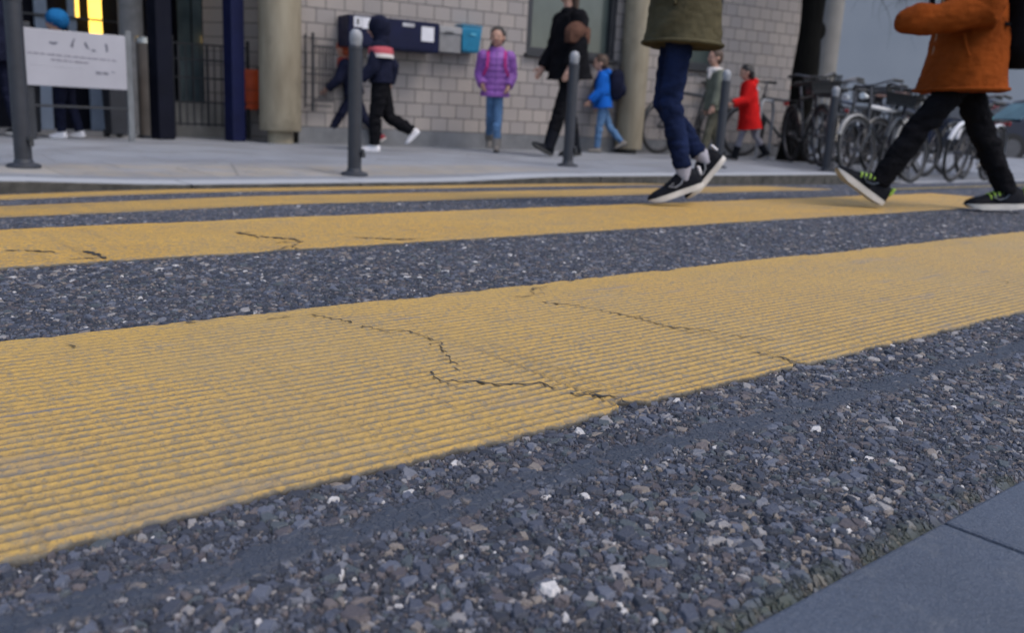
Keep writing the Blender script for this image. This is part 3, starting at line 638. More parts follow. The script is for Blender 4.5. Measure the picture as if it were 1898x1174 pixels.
# ------------------------------------------------------------------ bicycles
TY = mat('tyre_rubber', (.014, .014, .015), .8, .2, 20, .1); RIM = mat('rim_alloy', (.10, .10, .11), .4, .1, 10, 0, metal=.6); SAD = mat('saddle_black', (.012, .012, .013), .55)
def bicycle(pos, heading, lean, frame, label, tyre=None, saddle=None, fender=None, basket=False, drop=False, lamp=True, grips=None, bar=None):
    o = empty('bicycle', pos, R(heading), label=label, cat='bicycle', group='bicycles parked by the school wall'); o.rotation_euler = (R(lean), 0, R(heading))
    fm = frame; rw = .325
    def wheel(par, cx):
        wh = G(); wh.tube([(cx, -.045, .34), (cx, .045, .34)], .02, 10)
        for i in range(18):
            a = 2*math.pi*i/18; s = .02 if i % 2 else -.02
            wh.tube([(cx, s, .34), (cx+math.cos(a)*(rw-.035), 0, .34+math.sin(a)*(rw-.035))], .0016, 4)
        w_ = wh.build('wheel', RIM, par, 40)
        G().torus((cx, 0, .34), rw-.008, .019, 1, 44, 8).build('tyre', tyre or TY, w_, 60); G().torus((cx, 0, .34), rw-.034, .011, 1, 44, 6).build('rim', RIM, w_, 60)
    wheel(o, 0); wheel(o, 1.05)
    g = G(); bb = (.43, 0, .28); st = (.30, 0, .80); ht = (.80, 0, .82); hb = (.845, 0, .62)
    g.tube([bb, st], .0155, 8); g.tube([bb, hb], .019, 8); g.tube([hb, ht], .02, 8)
    for s in (-1, 1):
        g.tube([(0, .05*s, .34), (.42, .03*s, .28)], .010, 6); g.tube([(0, .05*s, .34), (.305, .02*s, .74)], .009, 6)
    fr_o = g.build('frame', fm, o, 40); G().tube([(.31, 0, .75), (.81, 0, .78)], .020, 8).build('top_tube', bar or fm, fr_o, 40)
    g = G(); g.tube([(.845, 0, .62), (.865, 0, .56)], .019, 8)
    for s in (-1, 1): g.tube([(.86, .04*s, .60), (.89, .05*s, .52), (1.05, .05*s, .34)], [.012, .012, .008], 6)
    g.build('fork', fm, o, 40)
    g = G(); g.tube([(.80, 0, .80), (.785, 0, .96), (.83, 0, .98)], .013, 8)
    hw = .27
    if drop: hp = [(.84, -hw, .98), (.90, -.16, .985), (.84, 0, .98), (.90, .16, .985), (.84, hw, .98)]
    else: hp = [(.66, -hw, 1.0), (.74, -.2, 1.02), (.83, -.07, .985), (.83, .07, .985), (.74, .2, 1.02), (.66, hw, 1.0)]
    g.tube(hp, .011, 8); hbar = g.build('handlebar', RIM, o, 50)
    for s in (0, -1):
        a = Vector(hp[s]); b = Vector(hp[1 if s == 0 else -2]); G().tube([a, a.lerp(b, .9)], .016, 8).build('grip', grips or SAD, hbar, 50)
    g = G(); g.tube([(.30, 0, .78), (.275, 0, .90)], .012, 8); g.build('seat_post', RIM, o, 50)
    g = G(); g.ell((.20, 0, .925), (.09, .075, .032)); g.ell((.31, 0, .928), (.11, .028, .024)); g.ell((.25, 0, .922), (.09, .045, .026)); blob('saddle', g, saddle or SAD, o, .007, 4)
    g = G(); g.torus((.43, .035, .28), .085, .006, 1, 24, 6); g.tube([(.43, -.06, .28), (.43, .06, .28)], .014, 8)
    g.tube([(.43, .065, .28), (.55, .075, .18)], .009, 6); g.tube([(.43, -.065, .28), (.31, -.075, .38)], .009, 6)
    g.tube([(.43, .035, .365), (0, .035, .37)], .004, 4); g.tube([(.43, .035, .195), (0, .035, .31)], .004, 4); cr = g.build('crankset', mat('steel_dark', (.06, .06, .065), .4, metal=.5), o, 40)
    for (x, y, z) in ((.55, .115, .18), (.31, -.115, .38)): G().box((x, y, z), (.08, .07, .02)).build('pedal', SAD, cr)
    fn = fender or mat('fender_dark', (.02, .022, .026), .4)
    for (cx, a0, a1) in ((0, 20, 200), (1.05, 25, 165)):
        rings = []
        for i in range(19):
            a = R(a0+(a1-a0)*i/18); rings.append([(cx+math.cos(a)*(rw+k), y, .34+math.sin(a)*(rw+k)) for y, k in ((-.027, .014), (-.015, .03), (.015, .03), (.027, .014), (.013, .022), (-.013, .022))])
        G().loft(rings).build('fender', fn, o, 50)
    g = G()
    for y in (-.06, 0, .06): g.tube([(-.24, y, .735), (.22, y, .735)], .006, 6)
    for x in (-.22, -.06, .1, .22): g.tube([(x, -.06, .735), (x, .06, .735)], .006, 6)
    for s in (-1, 1): g.tube([(0, .055*s, .36), (-.08, .06*s, .735)], .006, 6)
    g.build('rear_rack', SAD, o, 50)
    G().box((-.255, 0, .70), (.02, .06, .045)).build('rear_light', mat('red_reflector', (.35, .01, .01), .25, bump=0), o, bevel=.005)
    if lamp: G().lathe([(0, 0), (.02, 0), (.034, .04), (.034, .05), (0, .055)], 14).build('headlight', mat('lamp_white', (.7, .72, .72), .2, bump=0), o, 40).matrix_basis = Matrix.Translation((.90, 0, .88)) @ Matrix.Rotation(R(90), 4, 'Y')
    g = G().tube([(.36, .05, .27), (.30, .16, .025)], .008, 6); g.build('kickstand', RIM, o, 50)
    if basket:
        g = G()
        for z, k in ((.80, .8), (.86, .86), (.92, .92), (.98, 1.)): 
            q = [(1.0+x*.13*k, y*.17*k, z) for x, y in ((-1, -1), (1, -1), (1, 1), (-1, 1), (-1, -1))]; g.tube(q, .006, 5)
        for i in range(9):
            for sy in (-1, 1): x = -1+i*.25; g.tube([(1.0+x*.104, sy*.136, .80), (1.0+x*.13, sy*.17, .98)], .004, 4)
            for sx in (-1, 1): y = -1+i*.25; g.tube([(1.0+sx*.104, y*.136, .80), (1.0+sx*.13, y*.17, .98)], .004, 4)
        g.box((1.0, 0, .80), (.2, .26, .008)); g.box((1.0, 0, .87), (.22, .29, .12)); g.build('basket', SAD, o)
    return o
FK = mat('bike_black', (.014, .015, .018), .3, .2, 10, .02); FW = mat('bike_white', (.68, .68, .68), .3, .06, 10, .02); FT = mat('bike_teal', (.02, .20, .22), .3, .1, 10, .02); FD = mat('bike_navy', (.015, .02, .045), .3, .1, 10, .02)
PT = mat('tyre_pale', (.30, .29, .27), .8, .2, 10, .1); WF = mat('fender_white', (.62, .63, .66), .3, .06, 10, .02); BR = mat('saddle_brown', (.10, .045, .035), .5); RD = mat('saddle_red', (.42, .02, .04), .5)
bicycle((9.52, 4.72, gz(9.52, 4.72)), 178, 8, FK, 'dark bicycle with a white top tube and pale rear mudguard, foremost in the row', None, BR, mat('fender_pale', (.24, .24, .24), .6), bar=FW)
bicycle((11.50, 4.78, gz(11.5, 4.78)), 183, -6, FK, 'dark bicycle with a teal top tube, white rear mudguard and red reflector', None, None, WF, bar=FT)
bicycle((10.55, 5.45, gz(10.55, 5.45)), 172, 6, FK, 'black bicycle behind the white bicycle with a brown saddle', None, BR, drop=True)
bicycle((11.6, 5.9, gz(11.6, 5.9)), 168, -5, FD, 'navy bicycle at the back of the row behind the teal bicycle')
bicycle((9.72, 6.35, gz(9.72, 6.35)), 231, 5, FK, 'black bicycle with a front basket beside the tree trunk', basket=True)
bicycle((11.0, 7.0, 0), 162, -4, FK, 'dark bicycle with a red saddle leaning behind the red coat', saddle=RD, drop=True)
bicycle((9.78, 7.62, 0), 178, -4, FK, 'black bicycle leaning on the brick wall behind the olive jacket')
bicycle((10.15, 5.15, gz(10.15, 5.15)), 196, -7, FD, 'navy bicycle with a black basket squeezed in behind the white top tube', basket=True)
bicycle((11.1, 5.35, gz(11.1, 5.35)), 176, 4, FK, 'black bicycle with a pale headlight in the middle of the row', drop=True)
bicycle((12.2, 6.3, gz(12.2, 6.3)), 190, 3, FK, 'black bicycle with upright handlebars in the back row near the fence', basket=True)
bicycle((9.95, 5.8, gz(9.95, 5.8)), 204, 5, FK, 'black bicycle tucked in right behind the last bollard')
bicycle((10.9, 6.15, gz(10.9, 6.15)), 181, -3, FD, 'navy bicycle with a pale front lamp in the second row', None, None, None, basket=True)
bicycle((11.95, 5.5, gz(11.95, 5.5)), 176, -5, FK, 'black bicycle overlapping the teal one from behind')
bicycle((13.3, 5.45, gz(13.3, 5.45)), 184, 4, FD, 'navy bicycle at the right edge of the picture behind the dark trousers', None, RD)
bicycle((12.9, 6.6, gz(12.9, 6.6)), 172, -3, FK, 'black bicycle at the back right in front of the parked car', basket=True)
bicycle((12.6, 5.2, gz(12.6, 5.2)), 187, 5, FK, 'black bicycle farthest right in the parked row', None, None, WF)
rk = empty('bike_stand', (9.55, 6.75, 0), R(20), label='thin grey hoop stand next to the tree and bicycles', cat='bike stand')
G().tube([(0, 0, 0), (0, 0, .62), (.03, 0, .7), (.1, 0, .73), (.5, 0, .73), (.57, 0, .7), (.6, 0, .62), (.6, 0, 0)], .018, 8).build('hoop', bm2, rk, 50)
for x in (0, .6): G().lathe([(0, 0), (.05, 0), (.05, .01), (0, .01)], 14, (x, 0, 0)).build('foot_plate', bm2, rk, 40)
# fence behind the bicycles
fe = empty('metal_fence', (13.2, 8.9, -.05), R(-42), label='blue grey fence of thin upright bars behind the bicycles', cat='fence')
FM = mat('fence_grey', (.16, .19, .24), .5)
g = G(); [g.tube([(i*.09, 0, .08), (i*.09, 0, 1.02)], .010, 6) for i in range(1, 22)]; g.build('bars', FM, fe, 50)
for z in (.1, 1.0): G().box((1, 0, z), (2, .03, .03)).build('rail', FM, fe)
for x in (0, 2): G().box((x, 0, .55), (.05, .05, 1.1)).build('post', FM, fe)

# ------------------------------------------------------------------ parked car beyond the bicycles
def car(pos, WG, label):
    o = empty('parked_car', pos, R(140), label=label, cat='car', group='cars parked beyond the bicycles')
    CB = mat('car_paint_navy', (.012, .018, .040), .25, .1, 3, 0)
    prof = [(-2.1, .25), (-2.15, .5), (-2.08, .85), (-1.7, .92), (-1.55, .93), (1.0, .93), (1.9, .80), (2.12, .6), (2.12, .3), (1.9, .2), (-1.9, .2)]
    G().loft([[(x*(1-.02*abs(k)), y, z) for x, z in prof] for k, y in ((1, -.86), (0, -.80), (0, .80), (1, .86))] if False else [[(x, y, z) for x, z in prof] for y in (-.86, .86)]).build('body', CB, o, 40, bevel=.06)
    cab = [(-1.75, .90), (-1.35, 1.42), (-.9, 1.5), (.1, 1.5), (.55, 1.40), (1.15, .90)]
    G().loft([[(x, y*(1-.16*max(0, (z-.9)/.6)), z) for x, z in cab] for y in (-.80, .80)]).build('roof', CB, o, 40, bevel=.05)
    for s in (-1, 1):
        for (pts_) in ([(-1.5, .97), (-1.2, 1.38), (-.55, 1.43), (-.55, .97)], [(-.48, .97), (-.48, 1.43), (.1, 1.43), (.42, 1.36), (.85, .97)]):
            G().loft([[(x, s*(.8*(1-.16*(z-.9)/.6)+d), z) for x, z in pts_] for d in (-.01, .012)]).build('side_window', WG, o)
    for (x0, z0, x1, z1, nm) in ((.64, 1.335, 1.10, .96, 'windscreen'), (-1.42, 1.36, -1.72, .96, 'rear_window')):
        G().loft([[(x0+d, -.60, z0), (x0+d, .60, z0), (x1+d, .68, z1), (x1+d, -.68, z1)] for d in (-.03, .03 if x0 > 0 else -.06)]).build(nm, WG, o)
    for x in (-1.35, 1.3):
        for s in (-1, 1):
            wl = G().tube([(x, s*.68, .32), (x, s*.885, .32)], .32, 28).build('wheel', TY, o, 40); G().tube([(x, s*.87, .32), (x, s*.893, .32)], .2, 20).build('rim', RIM, wl, 40)
    for s in (-1, 1):
        G().ell((2.06, s*.62, .66), (.08, .17, .08)).build('headlight', mat('lamp_white', (.7, .72, .72)), o, 60); G().ell((-2.08, s*.68, .78), (.06, .13, .08)).build('tail_light', mat('red_reflector', (.35, .01, .01)), o, 60)
        G().ell((.72, s*.93, 1.0), (.07, .10, .06)).build('mirror', CB, o, 60)
    G().box((2.16, 0, .35), (.08, 1.6, .16)).build('bumper', FR, o, bevel=.03); G().box((-2.17, 0, .38), (.08, 1.6, .18)).build('bumper', FR, o, bevel=.03)
car((22.88, 8.24, -.12), glass('car_glass', (.05, .13, .17), (.10, .22, .27), .08), 'dark blue parked car with windows coloured teal as reflected sky at the right edge')  # teal sky reflection painted into the glass colour
car((24.54, 11.51, -.12), glass('car_glass_dark', (.006, .010, .018), (.012, .018, .03), .3), 'black parked car with dark windows behind the row of bicycles')

# ------------------------------------------------------------------ people
SKIN = NT('skin'); v = SKIN.obj(); SKIN.set(Base_Color=SKIN.ramp(SKIN.noise(v, 30, 3), [(.3, (.42, .235, .17)), (.7, (.50, .295, .22))]), Roughness=.55, Subsurface_Weight=.08, Subsurface_Radius=(.01, .004, .002)); SKIN = SKIN.m
EYE = mat('eye_dark', (.02, .015, .012), .3, bump=0); LIP = mat('lips', (.30, .10, .09), .5, bump=0); TEETH = mat('teeth', (.7, .67, .62), .4, bump=0)
def person(label, pos, heading, H, lean=4, legs=((20, 5, 10), (-18, 25, -20)), arms=((15, 8, 25), (-15, 8, 25)), head=(0, 0), hd=.158, group=None, voxel=.007,
           hair=None, hair_len=0, ponytail=False, top=None, pants=None, shoes=None, hood=None, face=True, stance=1, foot=1, sock=None):
    """legs / arms: (left, right) with forward swing, knee or elbow flex, foot pitch or spread, in degrees; x forward, y left"""
    o = empty('person', pos, R(heading), label=label, cat='person', group=group)
    ca, sa = math.cos(R(lean)), math.sin(R(lean)); Fw = Vector((ca, 0, -sa)); U = Vector((sa, 0, ca)); Yv = Vector((0, 1, 0))
    hip_y, th, sh_, ah = .048*H*stance, .245*H, .215*H, .045*H
    # legs
    J = []
    for k, s in ((0, 1), (1, -1)):
        t_f, kn, fp = legs[k][:3]; hp = Vector((0, hip_y*s, 0)); a = R(t_f); kneeP = hp+Vector((math.sin(a), .01*s, -math.cos(a)))*th
        b = R(t_f-kn); an = kneeP+Vector((math.sin(b), 0, -math.cos(b)))*sh_; c = R(fp); d = Vector((math.cos(c), 0, math.sin(c))); up = Vector((-math.sin(c), 0, math.cos(c)))
        J.append((hp, kneeP, an, d, up))
    FL = .150*H*foot
    low = min(min((an-up*ah-d*FL*.27).z, (an-up*ah+d*FL*.70).z) for _, _, an, d, up in J)
    O = Vector((0, 0, -low)); J = [(a+O, b+O, c+O, d, e) for a, b, c, d, e in J]
    pt = lambda x, y, z: O+Fw*(x*H)+Yv*(y*H)+U*(z*H)
    z_sh, z_hd = .30, .50-hd*.5
    hy, hpch = R(head[0]), R(head[1])
    HM = Matrix.Rotation(hy, 3, 'Z') @ Matrix.Rotation(hpch, 3, 'Y'); hc = pt(.02, 0, z_hd+.012); hs = hd*H
    hp_ = lambda x, y, z: hc+HM @ Vector((x*hs, y*hs, z*hs))
    lk = .70 if pants else 1
    # body
    b = G(); b.ell(pt(0, 0, .03), (.06*H, .078*H, .075*H)); b.ell(pt(0, 0, .15), (.055*H, .072*H, .10*H)); b.ell(pt(0, 0, .25), (.058*H, .085*H, .085*H))
    b.cap(pt(0, 0, .27), pt(.012, 0, z_hd-.04), .031*H, .028*H)
    for hp, kn, an, d, up in J: b.cap(hp, kn, .048*H*lk, .033*H*lk); b.cap(kn, an, .033*H*lk, .021*H*lk); b.cap(an-d*.005*H-up*ah*.1, an-up*ah*.62+d*FL*.42, .017*H, .011*H)
    b.ell(hp_(-.03, 0, .06), (.44*hs, .37*hs, .44*hs), HM); b.ell(hp_(.06, 0, -.16), (.31*hs, .29*hs, .33*hs), HM); b.ell(hp_(.16, 0, -.36), (.13*hs, .14*hs, .11*hs), HM)
    b.ell(hp_(.40, 0, -.09), (.07*hs, .05*hs, .10*hs), HM); b.ell(hp_(.43, 0, -.14), (.06*hs, .06*hs, .045*hs), HM); b.ell(hp_(.33, 0, .07), (.07*hs, .2*hs, .05*hs), HM)
    for s in (-1, 1): b.ell(hp_(-.02, s*.37, -.06), (.08*hs, .04*hs, .12*hs), HM); b.ell(hp_(.27, s*.17, -.15), (.1*hs, .09*hs, .09*hs), HM)
    AR = []
    for k, s in ((0, 1), (1, -1)):
        a_f, ab, el = arms[k][:3]; shp = pt(0, .105*s, z_sh-.01); a, q = R(a_f), R(ab)
        d1 = (Vector((math.sin(a)*math.cos(q), s*math.sin(q), -math.cos(a)*math.cos(q)))).normalized(); elb = shp+d1*.165*H
        a2 = R(a_f+el); d2 = Vector((math.sin(a2)*math.cos(q*.3), s*math.sin(q*.3)-(.25*s if el > 60 else 0), -math.cos(a2)*math.cos(q*.3))).normalized(); wr = elb+d2*.135*H
        AR.append((shp, elb, wr, d2, s)); b.cap(shp, elb, .034*H, .026*H); b.cap(elb, wr, .026*H, .018*H)
        side = d2.cross(Vector((0, s, 0))); side = (side if side.length > .2 else Vector((1, 0, 0))).normalized(); nrm = Vector((0, s, 0)); hl = .098*H
        pm_ = wr+d2*hl*.28; b.cap(wr, wr+d2*hl*.42, .017*H, .016*H)
        for fi in range(4):   # fingers spread along 'side'
            off = side*(.0088*H*(fi-1.5)); ln_ = hl*(.40, .46, .43, .34)[fi]; r0 = .0062*H
            A = wr+d2*hl*.42+off; Bq = A+(d2-nrm*.22)*ln_*.55; Cq = Bq+(d2*.72-nrm*.62)*ln_*.5; b.cap(A-d2*.012*H, Bq, r0, r0*.95, 8); b.cap(Bq, Cq, r0*.95, r0*.8, 8)
        A = wr+d2*hl*.15-side*.012*H; Bq = A-side*hl*.20+d2*hl*.20-nrm*.005; b.cap(A, Bq, .0075*H, .0066*H, 8); b.cap(Bq, Bq+d2*hl*.2-side*hl*.02, .0066*H, .0058*H, 8)
    body = blob('body', b, SKIN, o, voxel if voxel < .0065 else .0065, 3)
    if face:
        for s in (-1, 1):
            G().ell(hp_(.365, s*.145, .0), (.03*hs, .045*hs, .03*hs), HM).build('eye', EYE, o, 179); 
        g = G(); g.ell(hp_(.355, 0, -.265), (.035*hs, .11*hs, .028*hs), HM); g.build('mouth', LIP, o, 179)
    # trousers
    if pants:
        m_, loose, zend = pants[:3]; g = G(); g.ell(pt(0, 0, .03), (.070*H, .088*H, .085*H))
        for hp, kn, an, d, up in J:
            e = kn.lerp(an, zend); g.cap(hp, kn, .056*H*loose, .041*H*loose); g.tube([kn, kn.lerp(e, .5), e], [.041*H*loose, .041*H*loose, .034*H*loose], 14); g.ell(kn, .041*H*loose)
        kz_ = [k_[1].z for k_ in J]
        def fold(c):
            near_k = max(math.exp(-((c.z-z_)/(.05*H))**2) for z_ in kz_)
            return .010*loose*(.6+near_k)*noise.noise((c.x*13+c.z*9, c.y*13, c.z*30))+.004*noise.noise((c.x*40, c.y*40, c.z*75))
        blob('trousers', g, m_, o, voxel, 4, fold)
    # shoes
    if shoes:
        um, smt, boot = shoes[:3]
        for hp, kn, an, d, up in J:
            ws = FL/1.0; yv = up.cross(d); B0 = an-up*ah-d*FL*.27
            pr_ = [(0, .08, .20), (.04, .125, .30), (.15, .14, .36), (.28, .14, .37), (.42, .135, .33), (.55, .15, .25), (.7, .165, .19), (.85, .155, .16), (.95, .11, .12), (1.0, .05, .06)]
            rings = []
            for t_, hw_, hh in pr_:
                c = B0+d*FL*t_+up*FL*.095; rings.append([c+yv*(FL*hw_*math.cos(a))+up*(FL*(hh-.05)*max(-.05, math.sin(a))**(.8 if math.sin(a) > 0 else 1)) if math.sin(a) > 0 else c+yv*(FL*hw_*math.cos(a))-up*FL*.01 for a in [2*math.pi*i/16 for i in range(16)]])
            sho = G().loft(rings); 
            if boot: sho.tube([an-up*ah*.3, an+(kn-an)*boot], [.034*H, .040*H], 14)
            if sock: G().tube([an-up*ah*.4, an+(kn-an)*.30], [.022*H, .0235*H], 14).build('sock', sock, o, 60)
            sh_o = sho.build('boot' if boot else 'shoe', um, o, 60)
            out = [(0, .10), (.05, .145), (.2, .15), (.4, .14), (.6, .165), (.75, .178), (.9, .15), (.98, .09), (1.015, .0)]; th_ = FL*.10
            ol = [(t_, h_) for t_, h_ in out]+[(t_, -h_) for t_, h_ in reversed(out[:-1])]
            spring = lambda t_: .09*max(0, (t_-.72)/.28)**2+.03*max(0, (.12-t_)/.12)
            G().loft([[B0+d*FL*t_+yv*FL*h_+up*(FL*spring(t_)*(1-kz)+kz*th_) for t_, h_ in ol] for kz in (0, .5, 1)]).build('sole', smt, sh_o, 45)
            if len(shoes) > 3 and shoes[3]:   # laces, heel tab
                for tq, hq, wq in ((.40, .345, .115), (.47, .305, .12), (.54, .265, .13), (.61, .232, .135)):
                    c0 = B0+d*FL*tq+up*FL*(.095*.5+hq*.86); G().tube([c0+yv*FL*wq-up*FL*.07, c0+yv*FL*wq*.6+up*FL*.0, c0+up*FL*.022, c0-yv*FL*wq*.6+up*FL*.0, c0-yv*FL*wq-up*FL*.07], FL*.017, 6).build('lace', shoes[3], sh_o, 179)
                G().box(B0-d*FL*.012+up*FL*.30, (FL*.05, FL*.11, FL*.15), Matrix.Rotation(-math.atan2(d.z, d.x), 3, 'Y')).build('heel_tab', shoes[4], sh_o, bevel=FL*.02)
                for s in (-1, 1):
                    q_ = [B0+d*FL*a_+up*FL*b_+yv*s*FL*w_ for a_, b_, w_ in ((.30, .29, .140), (.38, .20, .147), (.48, .17, .152), (.60, .22, .150), (.50, .25, .142))]; G().tube(q_, FL*.014, 5).build('side_mark', shoes[5], sh_o, 60)
    # jacket or coat
    if top:
        m_, hem, wide, flare = top['mat'], top['hem'], top.get('wide', 1), top.get('flare', 1); g = G(); zs = np.linspace(hem, .325, 26); rings = []
        for z in zs:
            t_ = (z-hem)/(.325-hem); rx = np.interp(t_, [0, .3, .6, .82, .93, 1], [.083*flare, .078*(1+flare)/2, .078, .072, .058, .040]); ry = np.interp(t_, [0, .3, .6, .82, .93, 1], [.110*flare, .104*(1+flare)/2, .106, .112, .088, .045])
            k = wide*(1+(top.get('puff', 0)*abs(math.sin(z*H/.062*math.pi))))
            c = pt(top.get('swing', 0)*(1-t_)**2, 0, z); rings.append([c+Fw*(rx*k*H*math.cos(a))+Yv*(ry*k*H*math.sin(a)) for a in [2*math.pi*i/28 for i in range(28)]])
        g.loft(rings)
        for shp, elb, wr, d2, s in AR:
            q = [shp.lerp(elb, i/7) for i in range(8)]+[elb.lerp(wr, i/6*top.get('sleeve', 1)) for i in range(1, 7)]; rr = [np.interp(i, [0, 7, 13], [.050, .044, .036])*H*wide*(1+top.get('puff', 0)*1.3*abs(math.sin(i*1.3))) for i in range(14)]
            g.tube(q, rr, 14); g.ell(shp-U*.012*H, .052*H*wide)
            if top.get('sleeve'): g.ell(q[-1], rr[-1]*1.02)
        if top.get('collar'): g.ell(pt(0, 0, .325), (.055*H, .060*H, .035*H))
        if hood == 'down': g.ell(pt(-.055, 0, .325), (.05*H, .075*H, .045*H))
        if hood == 'up': g.ell(hp_(-.09, 0, .05), (.52*hs, .50*hs, .56*hs), HM); g.cap(pt(-.01, 0, .30), hp_(-.12, 0, -.2), .062*H, .066*H)
        fa = top.get('fold', .006)
        def fold2(c):
            q = c.x*.8+c.z*.6; return fa*(noise.noise((q*20, c.y*7, (c.z-c.x*.7)*6+H*10))*1.2+.9*noise.noise((c.x*5, c.y*5, (c.z+c.x*.45)*32))*max(0., noise.noise((c.x*4, c.y*4, c.z*5+3))+.35)+.25*noise.noise((c.x*40, c.y*30, c.z*70)))
        jk = blob('jacket' if hem > -.02 else 'coat', g, m_, o, voxel, 2 if top.get('puff') else 4, fold2)
        t0 = .012; k = wide*1.0; rx, ry = .083*flare*k, .110*flare*k; g = G()
        for zz_ in (hem+.006, hem+.030):
            kk = 1 if zz_ < hem+.02 else .995
            ring = [pt(top.get('swing', 0), 0, zz_)+Fw*((rx*kk+.002)*H*math.cos(a))+Yv*((ry*kk+.002)*H*math.sin(a)) for a in [2*math.pi*i/40 for i in range(41)]]
            if zz_ < hem+.02: g.tube(ring, .006*H, 8)
        g.build('hem', m_, jk, 60)
        for sy in (-1, 1):      # slanted pocket welts
            g = G(); q = []
            for z_, a in ((hem+.10, 62), (hem+.13, 56), (hem+.165, 50)):
                t_ = (z_-hem)/(.325-hem); rxx = np.interp(t_, [0, .3, .6], [.083*flare, .078*(1+flare)/2, .078])*wide; ryy = np.interp(t_, [0, .3, .6], [.110*flare, .104*(1+flare)/2, .106])*wide
                q.append(pt(top.get('swing', 0)*(1-t_)**2, 0, z_)+Fw*((rxx+.002)*H*math.cos(R(a)))+Yv*((ryy+.002)*H*sy*math.sin(R(a))))
            g.tube(q, .0055*H, 6).build('pocket', m_, jk, 60)
        for extra in top.get('bands', []):      # coloured yoke bands over the shoulders
            z0, z1, mm = extra; g = G(); rings = []
            for z in np.linspace(z0, z1, 6):
                t_ = (z-hem)/(.325-hem); rx = np.interp(t_, [.6, .82, .93, 1], [.078, .074, .062, .046]); ry = np.interp(t_, [.6, .82, .93, 1], [.150, .150, .115, .055])
                rings.append([pt(0, 0, z)+Fw*((rx*wide+.012)*H*math.cos(a))+Yv*((ry*wide+.010)*H*math.sin(a)) for a in [2*math.pi*i/28 for i in range(28)]])
            g.loft(rings).build('shoulder_band', mm, jk, 60)
        if top.get('zip'):
            zz = [pt(np.interp((z-hem)/(.325-hem), [0, .3, .6, .82, .93, 1], [.083*flare, .078*(1+flare)/2, .078, .072, .058, .044])*wide+.004, 0, z) for z in np.linspace(hem+.01, .31, 12)]
            G().tube(zz, .0035*H, 6).build('zip', top['zip'], jk, 60)
        if top.get('cuff'):
            for shp, elb, wr, d2, s in AR: G().tube([elb.lerp(wr, top.get('sleeve', 1))-d2*.016*H, elb.lerp(wr, top.get('sleeve', 1))+d2*.012*H], .037*H, 14).build('cuff', top['cuff'], jk, 60)
        if top.get('scarf'):
            g = G(); g.torus(pt(.012, 0, .325), .052*H, .026*H, 2, 24, 10); g.cap(pt(.07, .03, .31), pt(.082, .035, .26), .022*H, .018*H); blob('scarf', g, top['scarf'], o, voxel, 3)
    if hair:
        g = G(); g.ell(hp_(-.09, 0, .13), (.46*hs, .405*hs, .43*hs), HM); g.ell(hp_(-.20, 0, -.05), (.32*hs, .38*hs, .40*hs), HM)
        if hair_len: 
            for y in (-.22, 0, .22): g.cap(hp_(-.30, y, -.05), hp_(-.36, y*1.05, -.35-hair_len), .20*hs, .13*hs)
        if ponytail: g.ell(hp_(-.50, ponytail*.1, .1), (.13*hs, .12*hs, .12*hs), HM); g.cap(hp_(-.52, ponytail*.18, .08), hp_(-.50, ponytail*.55, -.75), .14*hs, .06*hs)
        blob('hair', g, hair, o, voxel, 2, lambda c: .004*noise.noise((c.x*60, c.y*60, c.z*20)))
    o.location.z = pos[2]
    return o, pt, hp_, AR, J, O
def world(o, p): return Matrix.Translation(o.location) @ Matrix.Rotation(o.rotation_euler.z, 4, 'Z') @ Vector(p)
def backpack(o, pt, H, m_, label, size=(.075, .10, .15), zc=.19, xo=-.135, strap=None, drop=0):
    c = world(o, pt(xo, 0, zc-drop)); e = empty('backpack', c, o.rotation_euler.z, label=label, cat='backpack')
    g = G(); sx, sy, sz = (k*H for k in size); n = 3.2
    rings = []
    for i in range(13):
        t_ = -1+2*i/12; k = max(.05, (1-abs(t_)**n))**(1/n); rings.append([(sx*k*math.copysign(abs(math.cos(a))**.6, math.cos(a)), sy*k*math.copysign(abs(math.sin(a))**.6, math.sin(a)), sz*t_) for a in [2*math.pi*j/24 for j in range(24)]])
    g.loft(rings).build('bag', m_, e, 60); G().ell((-sx*.95, 0, -sz*.3), (sx*.45, sy*.75, sz*.42)).build('pocket', m_, e, 60)
    G().tube([(sx*.5, -.02, sz*.95), (sx*.5, -.015, sz*1.12), (sx*.5, .015, sz*1.12), (sx*.5, .02, sz*.95)], .006, 6).build('grab_handle', strap or m_, e, 60)
    il = (Matrix.Translation(c) @ Matrix.Rotation(o.rotation_euler.z, 4, 'Z')).inverted()
    for s in (-1, 1):
        q = [il @ world(o, pt(*x)) for x in ((-.10, .06*s, .27), (-.04, .068*s, .325), (.03, .072*s, .315), (.082, .070*s, .26), (.094, .075*s, .19), (.07, .10*s, .13), (-.06, .105*s, .10))]
        rings = []
        for i, a in enumerate(q):
            d_ = (q[min(i+1, 6)]-q[max(i-1, 0)]).normalized(); w_ = Vector((0, 1, 0)); nn = d_.cross(w_).normalized(); w_ = nn.cross(d_)
            rings.append([a+w_*.012*H/1.2+nn*.005, a-w_*.012*H/1.2+nn*.005, a-w_*.012*H/1.2-nn*.005, a+w_*.012*H/1.2-nn*.005])
        G().loft(rings).build('strap', strap or m_, e)
    return e
JEAN = cloth('denim_dark', (.011, .018, .052), .6, 300, 16); JEANL = cloth('denim_light', (.10, .19, .34), .3, 300, 16); BLK = cloth('black_cloth', (.008, .008, .010), .3); DKN = cloth('dark_navy_cloth', (.012, .014, .030), .3)
OLV = cloth('olive_cloth', (.078, .068, .040), .25); ORG = cloth('rust_orange_cloth', (.20, .045, .008), .22); PUR = cloth('purple_nylon', (.24, .085, .36), .2, 200, 10, .5, .4); BLU = cloth('bright_blue_cloth', (.012, .11, .46), .2); RED = cloth('red_cloth', (.50, .014, .014), .15)
